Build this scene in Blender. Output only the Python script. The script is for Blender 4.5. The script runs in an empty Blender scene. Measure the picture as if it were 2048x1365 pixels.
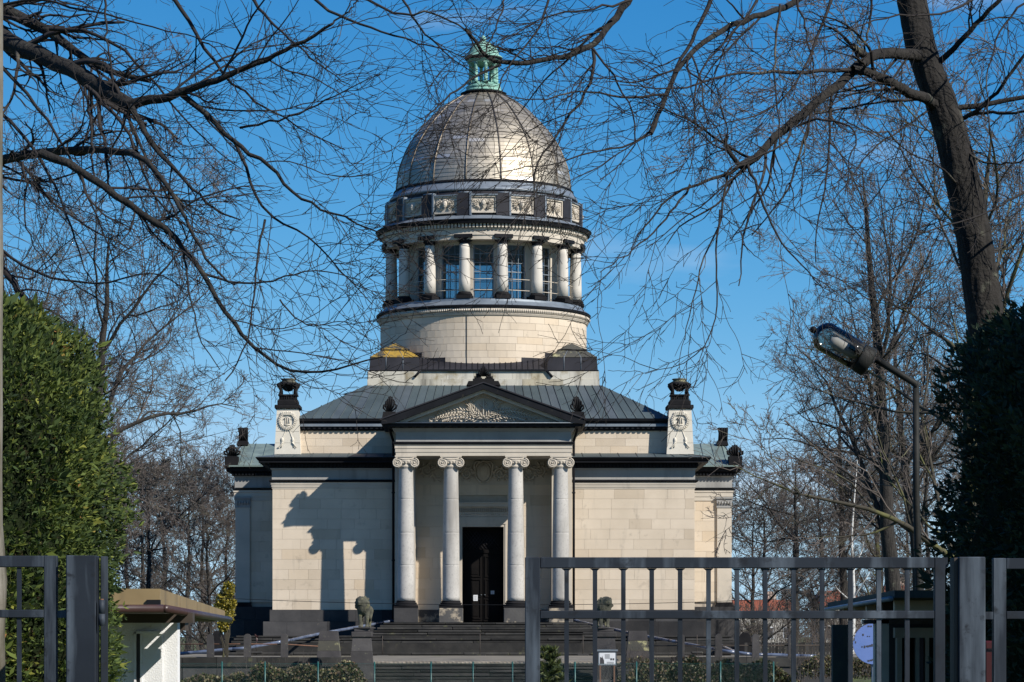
import bpy, bmesh, math, random
import numpy as np
from mathutils import Vector, Matrix

random.seed(11)
RNG = np.random.default_rng(7)
SC = bpy.context.scene
COL = SC.collection
rad = math.radians

# ---------------------------------------------------------------- camera, sky, sun, exposure
FPX, CX, HZ, CAMZ = 6000.0, 967.0, 1272.0, 1.6        # focal length and vanishing point in photo pixels
cam_data = bpy.data.cameras.new('camera')
cam = bpy.data.objects.new('camera', cam_data)
COL.objects.link(cam)
cam.location = (0, 0, CAMZ)
cam.rotation_euler = (rad(90), 0, 0)
cam_data.sensor_width = 36
cam_data.lens = FPX / 2048 * 36
cam_data.shift_x = (1024 - CX) / 2048
cam_data.shift_y = (HZ - 682.5) / 2048
cam_data.clip_start = 0.5
cam_data.clip_end = 6000
SC.camera = cam

SUN_AZ, SUN_EL = 50.0, 36.5                           # degrees to the right of straight behind the camera
sdir = Vector((math.sin(rad(SUN_AZ)) * math.cos(rad(SUN_EL)), -math.cos(rad(SUN_AZ)) * math.cos(rad(SUN_EL)), math.sin(rad(SUN_EL))))
world = bpy.data.worlds.new('World')
SC.world = world
world.use_nodes = True
wn, wl = world.node_tree.nodes, world.node_tree.links
wn.clear()
wout = wn.new('ShaderNodeOutputWorld')
wbg = wn.new('ShaderNodeBackground')
sky = wn.new('ShaderNodeTexSky')
sky.sky_type = 'NISHITA'
sky.sun_disc = False
sky.sun_elevation = rad(SUN_EL)
sky.sun_rotation = rad(180 - SUN_AZ)
sky.altitude = 3000
sky.air_density = 0.75
sky.dust_density = 0.0
sky.ozone_density = 10.0
# one grade for the whole sky (deep clear spring blue): a gain and a power per channel
wsep = wn.new('ShaderNodeSeparateColor')
wcmb = wn.new('ShaderNodeCombineColor')
wl.new(sky.outputs[0], wsep.inputs[0])
def wmath(op, a, b):
    n = wn.new('ShaderNodeMath')
    n.operation = op
    for i, q in enumerate((a, b)):
        if isinstance(q, (int, float)): n.inputs[i].default_value = q
        else: wl.new(q, n.inputs[i])
    return n.outputs[0]
wb_ = wmath('MULTIPLY', wmath('POWER', wsep.outputs[2], 0.58), 1.97)
wg_ = wmath('MINIMUM', wmath('MULTIPLY', wmath('POWER', wsep.outputs[1], 1.02), 1.16), wmath('MULTIPLY', wb_, 0.79))
wr_ = wmath('MINIMUM', wmath('MULTIPLY', wmath('POWER', wsep.outputs[0], 2.2), 0.80), wmath('MULTIPLY', wb_, 0.52))
for i, q in enumerate((wr_, wg_, wb_)): wl.new(q, wcmb.inputs[i])
# a few thin fair-weather clouds low over the horizon, all the way round
wtc = wn.new('ShaderNodeTexCoord')
wmap = wn.new('ShaderNodeMapping')
wmap.inputs['Scale'].default_value = (9, 9, 34)
wl.new(wtc.outputs['Generated'], wmap.inputs['Vector'])
wns = wn.new('ShaderNodeTexNoise')
wns.inputs['Scale'].default_value = 1.0
wns.inputs['Detail'].default_value = 5
wl.new(wmap.outputs[0], wns.inputs['Vector'])
wrp = wn.new('ShaderNodeValToRGB')
wrp.color_ramp.elements[0].position = 0.60
wrp.color_ramp.elements[0].color = (0, 0, 0, 1)
wrp.color_ramp.elements[1].position = 0.86
wrp.color_ramp.elements[1].color = (0.35, 0.35, 0.35, 1)
wl.new(wns.outputs['Fac'], wrp.inputs[0])
wmx = wn.new('ShaderNodeMixRGB')
wmx.inputs[2].default_value = (7.5, 7.7, 8.2, 1)
wl.new(wrp.outputs[0], wmx.inputs[0])
wl.new(wcmb.outputs[0], wmx.inputs[1])
wl.new(wmx.outputs[0], wbg.inputs['Color'])
wbg.inputs['Strength'].default_value = 0.1
wl.new(wbg.outputs[0], wout.inputs['Surface'])

sun_data = bpy.data.lights.new('sun', 'SUN')
sun_data.energy = 4.9
sun_data.angle = rad(0.53)
sun_data.color = (1.0, 0.945, 0.86)
sun = bpy.data.objects.new('sun', sun_data)
COL.objects.link(sun)
sun.rotation_euler = sdir.to_track_quat('Z', 'Y').to_euler()
sun.location = (60, -60, 80)

SC.view_settings.view_transform = 'Standard'
SC.view_settings.look = 'None'
SC.view_settings.gamma = 1
SC.view_settings.use_curve_mapping = False
SC.view_settings.exposure = 0.42
SC.render.engine = 'CYCLES'
SC.cycles.max_bounces = 6
SC.cycles.sample_clamp_indirect = 3.0
SC.cycles.transparent_max_bounces = 12

# ---------------------------------------------------------------- helpers
def X(px, Y): return (px - CX) * Y / FPX
def Z(py, Y): return CAMZ + (HZ - py) * Y / FPX
def P(px, py, Y): return Vector((X(px, Y), Y, Z(py, Y)))

class MB:
    """collects shapes; build() links them as ONE mesh object"""
    def __init__(s): s.v = []; s.f = []; s.sm = []
    def add(s, vs, fs, smooth=False):
        o = len(s.v)
        s.v += [tuple(p) for p in vs]
        s.f += [tuple(i + o for i in f) for f in fs]
        s.sm += [smooth] * len(fs)
        return s
    def box(s, x0, x1, y0, y1, z0, z1, tx=0.0, ty=0.0):
        """tx / ty: how much narrower the top is on each side"""
        v = [(x0, y0, z0), (x1, y0, z0), (x1, y1, z0), (x0, y1, z0), (x0 + tx, y0 + ty, z1), (x1 - tx, y0 + ty, z1), (x1 - tx, y1 - ty, z1), (x0 + tx, y1 - ty, z1)]
        return s.add(v, [(3, 2, 1, 0), (4, 5, 6, 7), (0, 1, 5, 4), (1, 2, 6, 5), (2, 3, 7, 6), (3, 0, 4, 7)])
    def cbox(s, x0, x1, y0, y1, z0, z1, c=0.01):
        """box with chamfered edges"""
        bm = bmesh.new()
        bmesh.ops.create_cube(bm, size=1)
        for v in bm.verts:
            v.co = Vector(((x0 + x1) / 2 + v.co.x * (x1 - x0), (y0 + y1) / 2 + v.co.y * (y1 - y0), (z0 + z1) / 2 + v.co.z * (z1 - z0)))
        bmesh.ops.bevel(bm, geom=list(bm.edges), offset=c, segments=1, affect='EDGES')
        bm.verts.index_update()
        s.add([v.co for v in bm.verts], [[v.index for v in f.verts] for f in bm.faces])
        bm.free()
        return s
    def prism(s, poly, y0, y1):
        """polygon in XZ extruded along Y"""
        n = len(poly)
        v = [(x, y0, z) for x, z in poly] + [(x, y1, z) for x, z in poly]
        return s.add(v, [tuple(range(n)), tuple(reversed(range(n, 2 * n)))] + [((i + 1) % n, i, i + n, (i + 1) % n + n) for i in range(n)])
    def lathe(s, prof, cx=0, cy=0, n=24, a0=0.0, a1=360.0, smooth=True, hard=None):
        """profile (r, z) turned about the vertical through cx, cy"""
        full = abs(a1 - a0) >= 359.9
        m = n if full else n + 1
        o = []
        for r, z in prof:
            for i in range(m):
                a = rad(a0 + (a1 - a0) * i / n)
                o.append((cx + r * math.sin(a), cy - r * math.cos(a), z))
        f = []
        for k in range(len(prof) - 1):
            for i in range(n):
                j = (i + 1) % m
                f.append((k * m + i, k * m + j, (k + 1) * m + j, (k + 1) * m + i))
        if full:
            if prof[0][0] > 1e-4: f.append(tuple(reversed(range(m))))
            if prof[-1][0] > 1e-4: f.append(tuple(range((len(prof) - 1) * m, len(prof) * m)))
        return s.add(o, f, smooth)
    def arcbox(s, cx, cy, r0, r1, a0, a1, z0, z1, n=3, ends=True):
        """curved block between two radii and two angles"""
        v = []
        for i in range(n + 1):
            a = rad(a0 + (a1 - a0) * i / n)
            sa, ca = math.sin(a), math.cos(a)
            for r, z in ((r1, z0), (r1, z1), (r0, z1), (r0, z0)):
                v.append((cx + r * sa, cy - r * ca, z))
        f = []
        for i in range(n):
            for k in range(4):
                f.append((i * 4 + k, (i + 1) * 4 + k, (i + 1) * 4 + (k + 1) % 4, i * 4 + (k + 1) % 4))
        if ends: f += [(0, 1, 2, 3), (n * 4 + 3, n * 4 + 2, n * 4 + 1, n * 4)]
        return s.add(v, f)
    def tube(s, pts, rr, n=8, caps=True, smooth=True):
        pts = [Vector(p) for p in pts]
        if not hasattr(rr, '__len__'): rr = [rr] * len(pts)
        ref = None
        v = []
        for i, p in enumerate(pts):
            t = (pts[min(i + 1, len(pts) - 1)] - pts[max(i - 1, 0)]).normalized()
            if ref is None:
                ref = t.orthogonal().normalized()
            ref = (ref - t * ref.dot(t))
            ref = ref.normalized() if ref.length > 1e-6 else t.orthogonal().normalized()
            b = t.cross(ref)
            for k in range(n):
                a = 2 * math.pi * k / n
                v.append(p + (ref * math.cos(a) + b * math.sin(a)) * rr[i])
        f = []
        for i in range(len(pts) - 1):
            for k in range(n):
                f.append((i * n + k, i * n + (k + 1) % n, (i + 1) * n + (k + 1) % n, (i + 1) * n + k))
        if caps: f += [tuple(reversed(range(n))), tuple(range((len(pts) - 1) * n, len(pts) * n))]
        return s.add(v, f, smooth)
    def ball(s, c, r, n=10, m=7):
        rx, ry, rz = r if hasattr(r, '__len__') else (r, r, r)
        v = [(c[0], c[1], c[2] - rz)]
        for j in range(1, m):
            t = math.pi * j / m - math.pi / 2
            for i in range(n):
                a = 2 * math.pi * i / n
                v.append((c[0] + rx * math.cos(t) * math.cos(a), c[1] + ry * math.cos(t) * math.sin(a), c[2] + rz * math.sin(t)))
        v.append((c[0], c[1], c[2] + rz))
        f = [(0, 1 + (i + 1) % n, 1 + i) for i in range(n)]
        for j in range(m - 2):
            for i in range(n):
                a, b = 1 + j * n + i, 1 + j * n + (i + 1) % n
                f.append((a, b, b + n, a + n))
        l = len(v) - 1
        f += [(l, l - n + i, l - n + (i + 1) % n) for i in range(n)]
        return s.add(v, f, True)
    def sweep(s, prof, path, closed=False):
        """profile (out, z) along a plan path, outward = right of travel, mitred corners"""
        n = len(path)
        def nrm(a, b):
            d = Vector((b[0] - a[0], b[1] - a[1])).normalized()
            return Vector((d.y, -d.x))
        rows = []
        for i, p in enumerate(path):
            if closed or 0 < i < n - 1:
                n1, n2 = nrm(path[i - 1], p), nrm(p, path[(i + 1) % n])
                o = (n1 + n2) / (1 + n1.dot(n2))
            elif i == 0: o = nrm(p, path[1])
            else: o = nrm(path[-2], p)
            rows.append([(p[0] + o.x * d, p[1] + o.y * d, z) for d, z in prof])
        m = len(prof)
        v = [q for r in rows for q in r]
        f = []
        for i in range(n if closed else n - 1):
            j = (i + 1) % n
            for k in range(m - 1):
                f.append((i * m + k, j * m + k, j * m + k + 1, i * m + k + 1))
        if not closed: f += [tuple(range(m)), tuple(reversed(range((n - 1) * m, n * m)))]
        return s.add(v, f)
    def leaf(s, b, t, w, lift, nrm):
        """ridged pointed leaf lying on a surface with normal nrm"""
        b, t, nrm = Vector(b), Vector(t), Vector(nrm)
        d = t - b
        sd = nrm.cross(d).normalized() * w
        m = b + d * 0.45 + nrm * lift
        return s.add([b, b + d * 0.4 + sd, t + nrm * lift * 0.3, b + d * 0.4 - sd, m], [(0, 4, 1), (1, 4, 2), (2, 4, 3), (3, 4, 0)])
    def xf(s, M):
        s.v = [tuple(M @ Vector(p)) for p in s.v]
        return s
    def mesh(s, name, mat):
        me = bpy.data.meshes.new(name)
        me.from_pydata(s.v, [], s.f)
        if any(s.sm): me.polygons.foreach_set('use_smooth', s.sm)
        if mat: me.materials.append(mat)
        me.update()
        return me
    def build(s, name, mat, parent=None, kind=None, **kw):
        return link(name, s.mesh(name, mat), parent, kind, **kw)

def link(name, me, parent=None, kind=None, loc=None, rot=None, scale=None, label=None):
    o = bpy.data.objects.new(name, me)
    COL.objects.link(o)
    if parent: o.parent = parent
    if loc is not None: o.location = loc
    if rot is not None: o.rotation_euler = rot
    if scale is not None: o.scale = scale
    if kind: o['kind'] = kind
    if label: o['label'] = label
    return o

def thing(name, label, cat, loc=(0, 0, 0), group=None, rotz=0):
    o = bpy.data.objects.new(name, None)
    COL.objects.link(o)
    o.empty_display_size = 0.3
    o.location = loc
    o.rotation_euler = (0, 0, rotz)
    tag(o, label, cat, group)
    return o

def tag(o, label, cat, group=None):
    o['label'] = label
    o['category'] = cat
    if group: o['group'] = group
    return o

def copy_tree(o, parent=None, first=True):
    c = o.copy()
    COL.objects.link(c)
    if not first: c.parent = parent
    for ch in list(o.children): copy_tree(ch, c, False)
    return c

# ---------------------------------------------------------------- materials
def newmat(name):
    m = bpy.data.materials.new(name)
    m.use_nodes = True
    nt = m.node_tree
    return m, nt, nt.nodes['Principled BSDF']

def N(nt, t, **kw):
    n = nt.nodes.new(t)
    for k, v in kw.items():
        if k in n.inputs.keys(): n.inputs[k].default_value = v
        else: setattr(n, k, v)
    return n

def c4(c): return (c[0], c[1], c[2], 1)

def pos(nt, scale=(1, 1, 1)):
    g = N(nt, 'ShaderNodeNewGeometry')
    mp = N(nt, 'ShaderNodeMapping')
    mp.inputs['Scale'].default_value = scale
    nt.links.new(g.outputs['Position'], mp.inputs['Vector'])
    return mp.outputs[0]

def noise(nt, scale, detail=4, stretch=(1, 1, 1), rough=0.55):
    n = N(nt, 'ShaderNodeTexNoise')
    n.inputs['Scale'].default_value = scale
    n.inputs['Detail'].default_value = detail
    n.inputs['Roughness'].default_value = rough
    nt.links.new(pos(nt, stretch), n.inputs['Vector'])
    return n.outputs['Fac']

def ramp(nt, fac, stops):
    r = N(nt, 'ShaderNodeValToRGB')
    e = r.color_ramp.elements
    while len(e) < len(stops): e.new(0.5)
    for i, (p, c) in enumerate(stops):
        e[i].position = p
        e[i].color = c4(c) if hasattr(c, '__len__') else (c, c, c, 1)
    nt.links.new(fac, r.inputs[0])
    return r.outputs[0]

def mix(nt, fac, a, b, mode='MIX'):
    m = N(nt, 'ShaderNodeMixRGB', blend_type=mode)
    for i, q in ((0, fac), (1, a), (2, b)):
        if hasattr(q, 'links') or hasattr(q, 'is_output'): nt.links.new(q, m.inputs[i])
        elif i == 0: m.inputs[0].default_value = q
        else: m.inputs[i].default_value = c4(q)
    return m.outputs[0]

def bump(nt, bsdf, fac, strength=0.3, dist=0.01):
    b = N(nt, 'ShaderNodeBump')
    b.inputs['Strength'].default_value = strength
    b.inputs['Distance'].default_value = dist
    nt.links.new(fac, b.inputs['Height'])
    nt.links.new(b.outputs[0], bsdf.inputs['Normal'])

def surf(name, ca, cb, scale=1.5, rough=0.8, metal=0.0, spots=None, streak=None, per_obj=None, bmp=(0.3, 0.01, 30), spec=0.5):
    """two-tone mottled surface; per_obj: (low, high) brightness factor picked per object; streak / spots: (colour, low, high, scale)"""
    m, nt, b = newmat(name)
    col = ramp(nt, noise(nt, scale, 6), [(0.3, ca), (0.7, cb)])
    if streak:
        f = ramp(nt, noise(nt, streak[3], 5, (1, 1, 0.12)), [(streak[1], 0.0), (streak[2], 1.0)])
        col = mix(nt, f, col, streak[0])
    if spots:
        f = ramp(nt, noise(nt, spots[3], 8, rough=0.65), [(spots[1], 0.0), (spots[2], 1.0)])
        col = mix(nt, f, col, spots[0])
    if per_obj:
        oi = N(nt, 'ShaderNodeObjectInfo')
        f = ramp(nt, oi.outputs['Random'], per_obj)
        col = mix(nt, 1.0, col, f, 'MULTIPLY')
    nt.links.new(col, b.inputs['Base Color'])
    b.inputs['Roughness'].default_value = rough
    b.inputs['Metallic'].default_value = metal
    b.inputs['Specular IOR Level'].default_value = spec
    if bmp: bump(nt, b, noise(nt, bmp[2], 5), bmp[0], bmp[1])
    return m

BLK = [(0.0, (0.86, 0.84, 0.81)), (0.15, (0.96, 0.955, 0.945)), (0.6, (1.0, 1.0, 1.0)), (0.88, (1.03, 1.03, 1.03)), (1.0, (0.94, 0.9, 0.84))]
M = {}
M['stone'] = surf('sandstone', (0.52, 0.437, 0.336), (0.62, 0.525, 0.412), 0.45, 0.9, spots=((0.38, 0.32, 0.25), 0.6, 0.78, 1.6), streak=((0.42, 0.36, 0.285), 0.58, 0.8, 2.0), per_obj=BLK, bmp=(0.35, 0.01, 18))
M['stone_plain'] = surf('dressed_stone', (0.43, 0.385, 0.32), (0.52, 0.46, 0.38), 0.9, 0.88, streak=((0.2, 0.18, 0.155), 0.6, 0.85, 1.6), bmp=(0.3, 0.01, 18))
M['stone_grey'] = surf('weathered_grey_stone', (0.25, 0.245, 0.235), (0.33, 0.32, 0.30), 0.8, 0.88, streak=((0.14, 0.135, 0.13), 0.55, 0.85, 1.3), bmp=(0.3, 0.01, 18))
M['mortar'] = surf('mortar_joint', (0.38, 0.325, 0.26), (0.44, 0.38, 0.31), 3, 0.95, bmp=None)
M['pale'] = surf('pale_limestone', (0.55, 0.51, 0.43), (0.63, 0.585, 0.50), 0.8, 0.88, spots=((0.36, 0.31, 0.2), 0.64, 0.8, 1.5), bmp=(0.3, 0.01, 20))
M['podium'] = surf('stained_podium_stone', (0.46, 0.44, 0.385), (0.56, 0.53, 0.455), 0.5, 0.9, spots=((0.26, 0.21, 0.12), 0.53, 0.68, 0.9), streak=((0.16, 0.15, 0.125), 0.50, 0.72, 1.8), per_obj=[(0.0, (0.58, 0.51, 0.38)), (0.2, (0.85, 0.84, 0.8)), (0.7, (1.0, 1.0, 1.0)), (1.0, (0.74, 0.69, 0.57))])
M['drumshaft'] = surf('pale_drum_column', (0.47, 0.44, 0.39), (0.56, 0.52, 0.46), 0.9, 0.85, streak=((0.3, 0.28, 0.25), 0.58, 0.85, 1.6), bmp=(0.3, 0.01, 18))
M['granite'] = surf('grey_granite', (0.34, 0.325, 0.30), (0.46, 0.44, 0.41), 0.7, 0.8, spots=((0.25, 0.24, 0.225), 0.52, 0.72, 9), streak=((0.22, 0.205, 0.185), 0.52, 0.74, 1.1), bmp=(0.35, 0.012, 26))
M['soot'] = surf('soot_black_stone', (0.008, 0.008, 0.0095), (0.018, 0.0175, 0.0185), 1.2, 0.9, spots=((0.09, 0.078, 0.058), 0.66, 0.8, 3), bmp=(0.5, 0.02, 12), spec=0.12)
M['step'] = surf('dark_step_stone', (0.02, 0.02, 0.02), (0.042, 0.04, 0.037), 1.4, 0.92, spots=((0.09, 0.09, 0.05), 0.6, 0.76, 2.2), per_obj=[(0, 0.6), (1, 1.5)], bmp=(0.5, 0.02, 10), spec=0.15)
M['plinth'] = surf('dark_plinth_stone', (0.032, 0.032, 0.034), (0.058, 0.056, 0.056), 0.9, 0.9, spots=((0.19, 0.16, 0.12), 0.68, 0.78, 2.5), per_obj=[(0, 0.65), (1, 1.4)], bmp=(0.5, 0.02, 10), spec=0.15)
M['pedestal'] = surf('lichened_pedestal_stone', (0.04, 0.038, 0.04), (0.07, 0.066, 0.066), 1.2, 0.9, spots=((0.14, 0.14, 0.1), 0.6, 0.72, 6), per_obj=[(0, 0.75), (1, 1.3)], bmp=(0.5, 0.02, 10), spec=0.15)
M['worn'] = surf('half_cleaned_stone', (0.05, 0.048, 0.048), (0.09, 0.086, 0.08), 1.2, 0.9, spots=((0.36, 0.30, 0.22), 0.52, 0.6, 1.4), bmp=(0.5, 0.02, 10))
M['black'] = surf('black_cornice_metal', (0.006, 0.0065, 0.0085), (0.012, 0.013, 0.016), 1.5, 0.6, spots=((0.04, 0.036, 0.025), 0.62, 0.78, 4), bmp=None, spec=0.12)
M['zinc'] = surf('blue_grey_zinc', (0.13, 0.155, 0.185), (0.20, 0.235, 0.27), 0.9, 0.5, metal=0.25, streak=((0.09, 0.1, 0.115), 0.55, 0.8, 2), bmp=(0.1, 0.01, 6))
M['zincdark'] = surf('dark_zinc_sheet', (0.016, 0.0158, 0.020), (0.030, 0.029, 0.035), 0.9, 0.6, metal=0.1, bmp=(0.15, 0.01, 6), spec=0.25)
M['roof'] = surf('grey_green_roof_sheet', (0.045, 0.064, 0.07), (0.072, 0.098, 0.104), 0.6, 0.6, metal=0.1, spots=((0.2, 0.25, 0.235), 0.67, 0.8, 5), per_obj=[(0, 0.82), (0.6, 1.0), (1, (1.08, 0.98, 1.05))], bmp=(0.15, 0.01, 5))
M['wingroof'] = surf('green_patina_roof_sheet', (0.12, 0.165, 0.155), (0.20, 0.26, 0.235), 0.9, 0.55, metal=0.1, streak=((0.09, 0.12, 0.12), 0.5, 0.8, 1.5), per_obj=[(0, 0.85), (1, 1.1)], bmp=(0.15, 0.01, 5))
M['lichen'] = surf('yellow_lichen_on_stone', (0.27, 0.165, 0.02), (0.36, 0.225, 0.03), 2.0, 0.95, spots=((0.05, 0.046, 0.036), 0.5, 0.6, 1.3), streak=((0.1, 0.08, 0.03), 0.5, 0.75, 2.5), bmp=(0.5, 0.02, 16))
M['lichen_pale'] = surf('pale_lichen_on_stone', (0.045, 0.045, 0.04), (0.07, 0.066, 0.05), 1.5, 0.95, spots=((0.34, 0.32, 0.17), 0.55, 0.66, 2.0), bmp=(0.5, 0.02, 16))
M['copper'] = surf('green_copper', (0.13, 0.30, 0.24), (0.27, 0.46, 0.38), 2.2, 0.7, streak=((0.06, 0.15, 0.125), 0.55, 0.8, 4), bmp=(0.2, 0.01, 14))
M['door'] = surf('black_brown_door_wood', (0.0035, 0.003, 0.003), (0.007, 0.0055, 0.005), 3, 0.65, bmp=None, spec=0.12)
M['paper'] = surf('white_paper', (0.55, 0.57, 0.6), (0.62, 0.63, 0.66), 5, 0.7, bmp=None)
M['ink'] = surf('dark_ink', (0.03, 0.03, 0.035), (0.05, 0.05, 0.055), 5, 0.7, bmp=None)
M['gate'] = surf('anthracite_gate_paint', (0.011, 0.0145, 0.0205), (0.021, 0.027, 0.037), 2.2, 0.6, streak=((0.085, 0.105, 0.13), 0.5, 0.72, 9), spots=((0.013, 0.015, 0.019), 0.55, 0.68, 12), bmp=(0.12, 0.002, 60), spec=0.18)
M['rust'] = surf('rusty_iron', (0.10, 0.05, 0.03), (0.18, 0.09, 0.055), 6, 0.8)
M['pipe'] = surf('blue_grey_plastic_pipe', (0.035, 0.05, 0.09), (0.14, 0.17, 0.24), 1.6, 0.25, bmp=None)
M['bark'] = surf('grey_brown_bark', (0.014, 0.012, 0.010), (0.036, 0.031, 0.026), 4, 0.95, spots=((0.10, 0.105, 0.075), 0.6, 0.74, 5), streak=((0.008, 0.007, 0.006), 0.48, 0.6, 26), bmp=(0.9, 0.03, 22))
M['limb'] = surf('dark_limb_bark', (0.009, 0.0078, 0.0066), (0.024, 0.021, 0.0178), 4, 0.95, spots=((0.09, 0.095, 0.07), 0.6, 0.72, 4), streak=((0.006, 0.005, 0.004), 0.5, 0.62, 26), bmp=(0.9, 0.03, 22))
M['twig'] = surf('dark_twig_bark', (0.008, 0.006, 0.0055), (0.018, 0.0135, 0.012), 1.2, 0.85, spots=((0.11, 0.105, 0.08), 0.6, 0.7, 1.7), bmp=None)
M['twigred'] = surf('reddish_twig_bark', (0.062, 0.050, 0.044), (0.115, 0.095, 0.082), 0.4, 0.9, spots=((0.10, 0.1, 0.055), 0.56, 0.68, 0.5), bmp=None)
M['moss'] = surf('mossy_bark', (0.03, 0.026, 0.018), (0.055, 0.048, 0.034), 0.8, 0.95, spots=((0.11, 0.11, 0.035), 0.5, 0.64, 0.9), bmp=None)
M['pole'] = surf('weathered_pole_wood', (0.10, 0.09, 0.07), (0.22, 0.205, 0.175), 5, 0.9, streak=((0.05, 0.045, 0.025), 0.45, 0.65, 12), bmp=(0.5, 0.01, 25))
M['plaster'] = surf('white_roughcast_plaster', (0.66, 0.66, 0.66), (0.76, 0.76, 0.75), 2, 0.9, bmp=(0.6, 0.015, 40))
M['fascia'] = surf('ochre_fascia_sheet', (0.19, 0.135, 0.062), (0.25, 0.18, 0.085), 1.5, 0.6, streak=((0.11, 0.08, 0.042), 0.5, 0.75, 2.5), bmp=None)
M['maroon'] = surf('maroon_gutter', (0.035, 0.018, 0.017), (0.055, 0.028, 0.026), 3, 0.4, bmp=None)
M['felt'] = surf('mossy_roof_felt', (0.03, 0.03, 0.03), (0.06, 0.065, 0.04), 2, 0.95)
M['browndark'] = surf('dark_brown_timber', (0.03, 0.022, 0.016), (0.055, 0.04, 0.03), 4, 0.7, bmp=None)
M['cream'] = surf('cream_window_paint', (0.34, 0.28, 0.2), (0.42, 0.35, 0.25), 4, 0.6, bmp=None)
M['lampmetal'] = surf('lamp_metal', (0.010, 0.011, 0.010), (0.022, 0.023, 0.021), 5, 0.65, metal=0.0, spec=0.2)
M['cobble'] = surf('grey_paving_brick', (0.24, 0.205, 0.15), (0.34, 0.295, 0.225), 0.6, 0.95, per_obj=[(0, 0.6), (1, 1.25)], bmp=(0.3, 0.02, 12))
M['paving'] = surf('forecourt_paving', (0.12, 0.11, 0.09), (0.19, 0.17, 0.135), 0.6, 0.95, spots=((0.09, 0.1, 0.045), 0.6, 0.72, 0.6), bmp=(0.4, 0.03, 8))
M['green'] = surf('green_fence_paint', (0.008, 0.06, 0.055), (0.012, 0.085, 0.078), 4, 0.4, bmp=None)
M['chimney'] = surf('pale_tower_render', (0.42, 0.33, 0.27), (0.5, 0.4, 0.33), 0.5, 0.9, bmp=None)
M['redroof'] = surf('red_roof_tiles', (0.28, 0.075, 0.045), (0.38, 0.11, 0.065), 1.0, 0.85, bmp=(0.6, 0.05, 3))
M['render'] = surf('grey_house_render', (0.36, 0.34, 0.31), (0.46, 0.43, 0.39), 0.5, 0.9, bmp=None)
M['redbox'] = surf('shade_darkened_red', (0.03, 0.003, 0.0025), (0.045, 0.004, 0.0035), 3, 0.4, bmp=None)  # red darkened so the letter box's shade sits in the colour
M['orange'] = surf('orange_plastic', (0.5, 0.14, 0.03), (0.56, 0.17, 0.04), 3, 0.5, bmp=None)
M['signblue'] = surf('pale_blue_map_print', (0.085, 0.155, 0.38), (0.14, 0.205, 0.46), 1.6, 0.45, bmp=None)
M['lionstone'] = surf('mossy_lion_stone', (0.045, 0.045, 0.036), (0.10, 0.098, 0.07), 3, 0.95, spots=((0.17, 0.16, 0.075), 0.55, 0.7, 3.5), bmp=(0.8, 0.03, 14))

def ground_mat():
    m, nt, b = newmat('grass_ground')
    a = ramp(nt, noise(nt, 0.25, 6), [(0.35, (0.035, 0.055, 0.014)), (0.65, (0.085, 0.11, 0.022))])
    f = ramp(nt, noise(nt, 1.7, 8), [(0.5, 0.0), (0.66, 1.0)])
    nt.links.new(mix(nt, f, a, (0.085, 0.066, 0.04)), b.inputs['Base Color'])
    b.inputs['Roughness'].default_value = 0.95
    bump(nt, b, noise(nt, 14, 6), 0.8, 0.06)
    return m
M['ground'] = ground_mat()

def leafmat(name, stops, trans=0.25, rough=0.55):
    """leaf colour picked per leaf from the vertex attribute 'tone'"""
    m, nt, b = newmat(name)
    at = N(nt, 'ShaderNodeAttribute', attribute_name='tone')
    col = ramp(nt, at.outputs['Fac'], stops)
    nt.links.new(col, b.inputs['Base Color'])
    b.inputs['Roughness'].default_value = rough
    tr = N(nt, 'ShaderNodeBsdfTranslucent')
    nt.links.new(col, tr.inputs['Color'])
    mx = N(nt, 'ShaderNodeMixShader')
    mx.inputs[0].default_value = trans
    nt.links.new(b.outputs[0], mx.inputs[1])
    nt.links.new(tr.outputs[0], mx.inputs[2])
    nt.links.new(mx.outputs[0], nt.nodes['Material Output'].inputs['Surface'])
    return m
M['thuja'] = leafmat('thuja_leaf', [(0, (0.012, 0.028, 0.008)), (0.35, (0.042, 0.075, 0.015)), (0.7, (0.13, 0.17, 0.028)), (0.95, (0.29, 0.29, 0.05)), (1, (0.24, 0.12, 0.035))], 0.3, 0.8)
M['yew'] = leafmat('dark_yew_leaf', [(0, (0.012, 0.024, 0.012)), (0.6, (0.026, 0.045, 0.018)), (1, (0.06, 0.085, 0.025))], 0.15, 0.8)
M['ivy'] = leafmat('ivy_leaf', [(0, (0.03, 0.045, 0.014)), (0.4, (0.075, 0.085, 0.028)), (0.65, (0.11, 0.08, 0.045)), (0.85, (0.15, 0.095, 0.06)), (1, (0.2, 0.19, 0.08))], 0.2)
M['hedgecore'] = surf('hedge_inner_shade', (0.006, 0.010, 0.004), (0.016, 0.024, 0.008), 9, 0.95, spots=((0.03, 0.02, 0.012), 0.56, 0.66, 12), bmp=(1.0, 0.05, 20), spec=0.1)  # dark green puts the hedge's inner shade into the core colour
M['yellow'] = leafmat('yellow_blossom', [(0, (0.08, 0.085, 0.02)), (0.5, (0.2, 0.17, 0.02)), (1, (0.38, 0.29, 0.02))], 0.3)
M['pine'] = leafmat('pine_needle', [(0, (0.02, 0.04, 0.012)), (0.7, (0.055, 0.08, 0.02)), (1, (0.12, 0.13, 0.03))], 0.15)
M['grass'] = leafmat('grass_blade', [(0, (0.06, 0.085, 0.015)), (0.6, (0.12, 0.15, 0.022)), (1, (0.22, 0.2, 0.06))], 0.3)

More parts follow.
